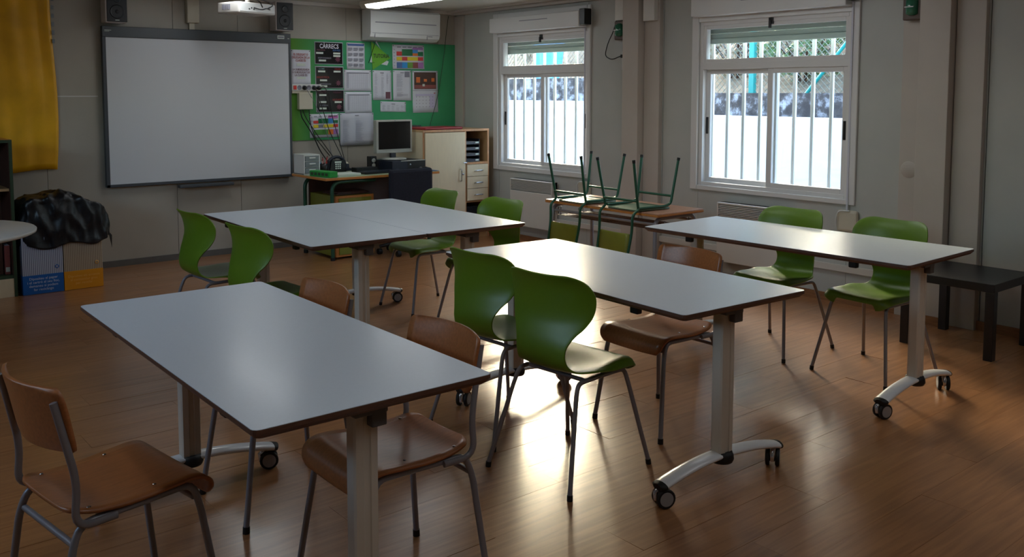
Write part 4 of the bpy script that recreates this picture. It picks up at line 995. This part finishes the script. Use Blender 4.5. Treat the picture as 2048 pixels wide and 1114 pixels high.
MB().box(.03, .235, -.173, -.169, .01, .09).build('front_panel', 'black_plastic', t)
MB().lathe([(0, -.176), (.008, -.175), (.009, -.17)], (.06, 0, .06), 12, 'y').build('power_button', 'chrome', t)
t = thing('desk_speaker', (-1.42, -.52, DZ), 'small dark desk speaker left of the monitor', 'speaker')
MB().box(-.035, .035, -.04, .04, 0, .14, bev=.006).build('case', 'black_plastic', t)
MB().lathe([(.0, -.043), (.02, -.043), (.022, -.04)], (0, 0, .05), 14, 'y').lathe([(.0, -.043), (.02, -.043), (.022, -.04)], (0, 0, .10), 14, 'y').build('driver', 'monitor_grey', t)
t = thing('keyboard', (-1.50, -.83, DZ), 'black keyboard on the teacher desk in front of the computer', 'keyboard', None, R(3))
MB().box(-.23, .23, -.075, .075, 0, .018, bev=.004).build('case', 'black_plastic', t)
mb = MB()
for i in range(20):
    for j in range(5): mb.box(-.215+i*.0215, -.197+i*.0215, -.065+j*.026, -.044+j*.026, .018, .024)
kk = mb.build('keys', 'pc_navy', t); kk['kind'] = 'stuff'
tag(MB().box(-.12, .12, -.05, .05, 0, .045, bev=.006).build('pen_tray', 'black_plastic', None, (-1.56, -.62, DZ)), 'low black tray behind the keyboard', 'tray')
tag(MB().prism([(-.13, -.10), (.13, -.10), (.13, .10), (-.13, .10)], 0, .004).build('mouse_pad', 'blue_pad', None, (-1.07, -.90, DZ)), 'blue mouse pad at the right end of the teacher desk', 'mouse pad')
t = thing('computer_mouse', (-1.05, -.89, DZ+.004), 'black mouse on the blue pad', 'mouse')
mb = MB(); mb.tube([(-.05, 0, .012), (-.045, 0, .014), (-.02, 0, .02), (.02, 0, .02), (.045, 0, .014), (.05, 0, .012)], [.006, .022, .031, .031, .022, .006], 16, True, .018, (0, 0, 1)); mb.build('shell', 'black_plastic', t); MB().box(-.04, -.02, -.003, .003, .034, .038).build('scroll_wheel', 'ink_grey', t)
tag(MB().box(-.08, .08, -.05, .05, 0, .003).build('paper_note', 'paper', None, (-1.23, -.93, DZ), R(10)), 'white paper slip left of the mouse pad', 'paper')
t = thing('drawer_box', (-2.195, -.60, DZ), 'small white three drawer box at the left end of the teacher desk', 'drawer box')
b = MB(); b.box(0, .165, 0, .22, 0, .012, bev=.003); b.box(0, .165, 0, .22, .175, .19, bev=.003); b.box(0, .01, 0, .22, .0, .18); b.box(.155, .165, 0, .22, 0, .18); b.box(0, .165, .21, .22, 0, .18)
b.box(.01, .155, 0, .21, .066, .070); b.box(.01, .155, 0, .21, .122, .126); b.build('case', 'white_plastic', t)
for k in range(3):
    dr = MB().box(.014, .151, -.004, .20, .015+k*.056, .062+k*.056, bev=.003).build('drawer', 'clear_plastic', t)
    MB().box(.05, .115, -.014, -.003, .040+k*.056, .052+k*.056, bev=.003).build('handle', 'white_plastic', dr)
t = thing('pencil_cup', (-1.93, -.48, DZ), 'black pencil cup holding red and blue pens', 'pencil cup')
MB().lathe([(0, .004), (.036, .004), (.042, .09), (.045, .09), (.039, 0), (0, 0)], (0, 0, 0), 20).build('cup', 'black_plastic', t)
for k, m in enumerate(('c_red', 'c_red', 'c_blue', 'white_plastic', 'c_red')):
    a = k*1.3; p = thing('pen', (-1.93, -.48, DZ+.008), ['red pen leaning left in the cup', 'red pen at the rear of the cup', 'blue pen in the cup', 'white pen in the cup', 'short red marker in the cup'][k], 'pen', 'pens in the pencil cup')
    MB().tube([(.01*math.cos(a), .01*math.sin(a), 0), (.04*math.cos(a), .04*math.sin(a), .14-.01*k)], .0045, 8).build('barrel', m, p); MB().tube([(.04*math.cos(a), .04*math.sin(a), .139-.01*k), (.0425*math.cos(a), .0425*math.sin(a), .151-.01*k)], .0035, 8).build('cap', 'ink', p)
tag(MB().tube([(0, 0, 0), (0, 0, .11)], .026, 16).tube([(0, 0, .11), (0, 0, .13)], [.026, .012], 16).build('glue_bottle', 'c_red', None, (-1.99, -.40, DZ)), 'small red bottle beside the white drawer box', 'bottle')
t = thing('telephone', (-1.79, -.46, DZ), 'black desk telephone beside the pencil cup', 'telephone')
MB().prism_y([(-.09, 0), (.09, 0), (.085, .03), (.07, .115), (-.07, .115), (-.085, .03)], -.05, .05).build('body', 'black_plastic', t)
MB().tube(fillet([(-.09, -.02, .03), (-.085, -.02, .12), (0, -.02, .155), (.085, -.02, .12), (.09, -.02, .03)], .05), .016, 10).build('handset', 'pc_navy', t)
mb = MB()
for i in range(3):
    for j in range(3): mb.box(-.03+i*.022, -.015+i*.022, -.053, -.049, .03+j*.02, .042+j*.02)
mb.box(-.035, .035, -.053, -.049, .09, .105); mb.build('keypad', 'label_white', t)
t = thing('tape_dispenser', (-1.66, -.42, DZ), 'dark blue tape dispenser between telephone and keyboard', 'tape dispenser')
MB().prism_y([(-.08, 0), (.08, 0), (.08, .015), (.03, .03), (.025, .07), (-.02, .07), (-.07, .03)], -.025, .025).build('body', 'pc_navy', t)
MB().lathe([(.014, -.012), (.032, -.012), (.032, .012), (.014, .012), (.014, -.012)], (.0, 0, .06), 20, 'y').build('tape_roll', 'cream_plastic', t)
t = thing('box_file', (-2.13, -.86, DZ), 'bright green slotted file box lying on the teacher desk', 'box', None, R(-80))
MB().box(-.15, .15, -.045, .045, 0, .055, bev=.006).build('body', 'green_plastic', t)
mb = MB()
for k in range(5): mb.box(-.13+k*.053, -.095+k*.053, -.0475, -.0445, .015, .04)
mb.build('slot', 'dark_green', t)
tag(MB().box(-.13, .13, -.09, .09, 0, .022, bev=.003).build('notebook', 'label_white', None, (-1.92, -.86, DZ), R(8)), 'pale notebook beside the green file box', 'notebook')

# ------------------------------------------------------------------ cabinet
CX0, CX1, CYF, CYB, CH = -.945, -.10, -.72, -.10, 1.16
t = thing('storage_cabinet', (CX0, CYF, 0), 'beige beech edged cabinet with door, shelf and drawers in the corner', 'cabinet')
wC = CX1-CX0; dC = CYB-CYF; xm = .535
b = MB(); b.box(0, .018, 0, dC, .0, CH-.02); b.box(wC-.018, wC, 0, dC, 0, CH-.02); b.box(xm-.009, xm+.009, .0, dC, .05, CH-.02); b.box(0, wC, -.004, dC, CH-.022, CH); b.box(.018, wC-.018, .02, dC, .05, .07); b.box(.018, wC-.018, .03, .045, 0, .05)
b.box(xm+.009, wC-.018, 0, dC, .790, .808); b.box(.018, wC-.018, dC-.012, dC, .05, CH-.02); b.box(xm+.009, wC-.018, 0, dC, .385, .40)
b.build('body', 'cab_inner', t)
b = MB(); b.box(-.001, .019, -.003, .002, 0, CH-.02); b.box(wC-.019, wC+.001, -.003, .002, 0, CH-.02); b.box(xm-.01, xm+.01, -.003, .002, .05, CH-.02); b.box(0, wC, -.007, -.002, CH-.022, CH+.0005); b.box(xm, wC-.018, -.003, .002, .788, .809)
b.build('edge_band', 'beech_edge', t)
MB().box(-.0015, 0, 0, dC, 0, CH-.022).build('side_panel', 'birch', t)
dr = MB().box(.022, xm-.012, -.018, -.002, .06, CH-.028, bev=.002).build('door', 'birch', t)
MB().tube(fillet([(xm-.08, -.018, .62), (xm-.08, -.045, .62), (xm-.08, -.045, .745), (xm-.08, -.018, .745)], .015), .0055, 8).build('handle', 'chrome', dr)
MB().lathe([(0, -.028), (.010, -.027), (.011, -.018)], (xm-.045, 0, .69), 14, 'y').build('lock', 'chrome', dr)
MB().tube([(xm-.045, -.03, .81), (xm+.0, -.03, .81)], .005, 6).build('hook', 'chrome', t)
for k, (za, zb) in enumerate(((.660, .784), (.532, .656), (.404, .528))):
    dr = MB().box(xm+.013, wC-.022, -.018, -.002, za, zb, bev=.002).box(xm+.03, wC-.04, 0, .45, za+.01, zb-.02).build('drawer', 'birch', t)
    zc = (za+zb)/2; xc = (xm+wC)/2
    MB().tube(fillet([(xc-.05, -.018, zc-.008), (xc-.05, -.042, zc), (xc+.05, -.042, zc), (xc+.05, -.018, zc-.008)], .012), .005, 8).build('handle', 'chrome', dr)
# trays on the open shelf
for k in range(4):
    z = .81+k*.062
    t2 = thing('letter_tray', (CX0+xm+.115, CYF+.15, z), 'navy letter tray, %s of four on the cabinet shelf' % ['lowest', 'second from bottom', 'third from bottom', 'topmost'][k], 'letter tray', 'letter trays in the cabinet')
    MB().box(-.10, .10, -.11, .22, 0, .004).box(-.10, -.096, -.11, .22, 0, .055).box(.096, .10, -.11, .22, 0, .055).box(-.1, .1, .216, .22, 0, .055).build('tray', 'pc_navy', t2)
    MB().box(-.1, .1, -.1145, -.1105, 0, .03).build('tray_lip', 'pc_navy', t2); MB().box(.045, .085, -.117, -.1145, .010, .026).build('label_holder', 'label_white', t2)
    pp = MB()
    for q in range(4): pp.box(-.085+random.uniform(0, .01), .085, -.105+random.uniform(0, .02), .2, .006+q*.006, .0085+q*.006)
    tag(pp.build('paper_stack', 'paper_grey', None, (CX0+xm+.115, CYF+.15, z)), 'loose papers in the %s navy letter tray' % ['lowest', 'second lowest', 'second highest', 'topmost'][k], 'papers', 'papers in the letter trays')
t = thing('ring_binder', (CX0+.27, CYF+.15, CH), 'dark red padded folder lying on top of the cabinet', 'folder')
MB().box(-.23, .25, -.13, .16, 0, .028, bev=.010).build('cover', 'red_cover', t)
MB().box(-.22, .24, -.12, .15, .004, .022).build('pages', 'paper_grey', t)
tag(MB().box(-.16, .0, -.05, .18, 0, .012, bev=.003).build('black_folder', 'black_plastic', None, (CX0+.17, CYF+.33, CH+.0)), 'thin black folder behind the red one on the cabinet', 'folder')
bpy.data.objects['black_folder'].location.z = CH+.029
bpy.data.objects['black_folder'].location.x = CX0+.17
tag(MB().box(-.10, .10, -.12, .12, 0, .26, bev=.01).build('storage_crate', 'pc_navy', None, (CX0+xm+.15, CYF+.20, .07)), 'dark navy crate in the bottom opening of the cabinet', 'crate')

# ------------------------------------------------------------------ left: bookcase, bins, round table
t = thing('bookcase', (-5.55, -.76, 0), 'dark green edged wooden bookcase at the left edge of the view', 'bookcase')
wB = .90
b = MB(); b.box(0, .022, 0, .38, 0, 1.165); b.box(wB-.022, wB, 0, .38, 0, 1.165); b.box(0, wB, 0, .38, 1.165, 1.187); b.box(.02, wB-.02, .365, .38, 0, 1.165)
b.build('carcass', 'dark_green', t)
MB().box(.004, wB-.004, .004, .376, 1.187, 1.190).build('top_panel', 'ply_orange', t)
MB().box(.022, wB-.022, .355, .366, .15, 1.165).build('back_panel', 'dark_brown', t)
MB().box(.0222, .026, .006, .36, .165, 1.165).build('side_lining', 'dark_brown', t); MB().box(wB-.026, wB-.0222, .006, .36, .165, 1.165).build('side_lining', 'dark_brown', t)
for z in (.80, .45): MB().box(.022, wB-.022, .03, .36, z, z+.02).build('shelf', 'cab_inner', t)
MB().box(.022, wB-.022, .004, .36, .14, .165).build('shelf', 'dark_green', t); MB().box(.022, wB-.022, .004, .02, .0, .14).build('plinth', 'birch', t)
hues = ['c_brown', 'dark_brown', 'c_red', 'ink_maroon', 'pc_navy', 'dark_brown']
for k in range(12):
    hh = .22+.05*((k*7) % 5)/5
    bk = thing('book', (-4.70-.045*k, -.70+.02*(k % 3), .165), 'book %s on the bottom shelf of the bookcase' % ['with white spine label, rightmost', 'brown, second from the right', 'red, third from the right', 'maroon, fourth from the right', 'navy, fifth from the right', 'dark, sixth from the right', 'brown, seventh from the right', 'eighth from the right', 'red, ninth from the right', 'maroon, tenth from the right', 'navy, eleventh from the right', 'leftmost'][k], 'book', 'books in the bookcase')
    MB().box(-.018, .018, 0, .18, 0, hh, bev=.002).build('cover', hues[k % 6], bk); MB().box(-.014, .014, .006, .182, .003, hh+.001).build('pages', 'paper_grey', bk)
    if k == 0: MB().box(-.014, .014, -.002, .0, .02, .055).build('spine_label', 'label_white', bk)

def bin_(x, lab, mt, mb_, pt, lines):
    t = thing('paper_bin', (x, -.775, 0), lab, 'bin', 'cardboard recycling bins')
    MB().box(-.142, .142, 0, .28, .002, .46, bev=.003).build('body', mt, t)
    f = MB().box(-.1425, .1425, -.002, .2805, .002, .148).build('printed_base', mb_, t)
    text_mesh('printed_text', lines, .028, pt, t, (0, -.0035, .078), RX, sx=.95)
    MB().lathe([(.010, -.002), (.016, -.002), (.016, -.001), (.010, -.001)], (.098, 0, .2), 6, 'y').build('recycling_mark', pt if mt != 'bin_blue_stripes' else 'blue_print', t)
bin_(-4.475, 'pale striped cardboard recycling bin with blue base', 'bin_blue_stripes', 'blue_print', 'white_print', "Dipositeu el paper\ni el cartró al seu lloc,\ndemaneu si podem\nfer reciclatge")
bin_(-4.185, 'tan striped cardboard recycling bin with amber base', 'bin_tan_stripes', 'yellow_print', 'orange_print', "Dipositeu els envasos\nal contenidor groc\nper reciclar")
mb = MB(); nu, nv = 132, 44; vs = []; fs = []
def ridge(p, f): return 1-abs(noise.noise(Vector(p)*f))*2
for j in range(nv+1):
    v = j/nv
    for i in range(nu):
        a = 2*math.pi*i/nu; ca, sa = math.cos(a), math.sin(a); sq = (abs(ca)**5+abs(sa)**5)**(-1/5)
        x = ca*sq*.315; y = sa*sq*.165
        ztop = .775-.35*(x+.07)**2-(.9*max(0, x-.05)**2)
        hem = .355+.022*math.sin(x*19+1)+(.05 if abs(x+.0) < .035 else 0)*0+.03*max(0, x)*3
        if v < .4: f = (v/.4)**.8*.97; z = ztop-.05*f**3; X, Y = x*f, y*f
        else: g = (v-.4)/.6; k = .97+.05*math.sin(g*2.6)+.03*g; X, Y = x*k, y*k; z = ztop-.05-g*(ztop-.05-hem)
        n1 = (ridge((X, Y, z*.5+X*.8), 7)-.5)*.026+(ridge((X+5, Y, z*.6-X*.5), 15)-.5)*.012
        e = 1 if v > .08 else v/.08
        vs.append((X+ca*n1*e, Y+sa*n1*e, z+n1*.7*(1 if v < .45 else 0)+.010*noise.noise(Vector((X*8, Y*8, 2)))))
for j in range(nv):
    for i in range(nu): fs.append((j*nu+i, (j+1)*nu+i, (j+1)*nu+(i+1) % nu, j*nu+(i+1) % nu))
mb.add(vs, fs, True)
mb.add([(.305, -.17, .44), (.345, -.12, .40), (.34, -.13, .30), (.325, -.165, .37)], [(0, 1, 2, 3)])
bl = tag(mb.build('bin_liner', 'bag', None, (-4.305, -.63, 0)), 'crumpled black plastic sheet draped over both recycling bins', 'plastic sheet')
so = bl.modifiers.new('t', 'SOLIDIFY'); so.thickness = .001

t = thing('round_table', (-5.42, -2.30, 0), 'round white table cut off at the left edge of the view', 'table')
MB().lathe([(0, .715), (.575, .715), (.59, .722), (.592, .735), (.587, .74), (0, .74)], (0, 0, 0), 64).build('table_top', 'ceramic', t)
for k in range(4):
    a = R(45+90*k); MB().tube([(.38*math.cos(a), .38*math.sin(a), .715), (.42*math.cos(a), .42*math.sin(a), 0)], .02, 12).build('leg', 'dark_green', t)
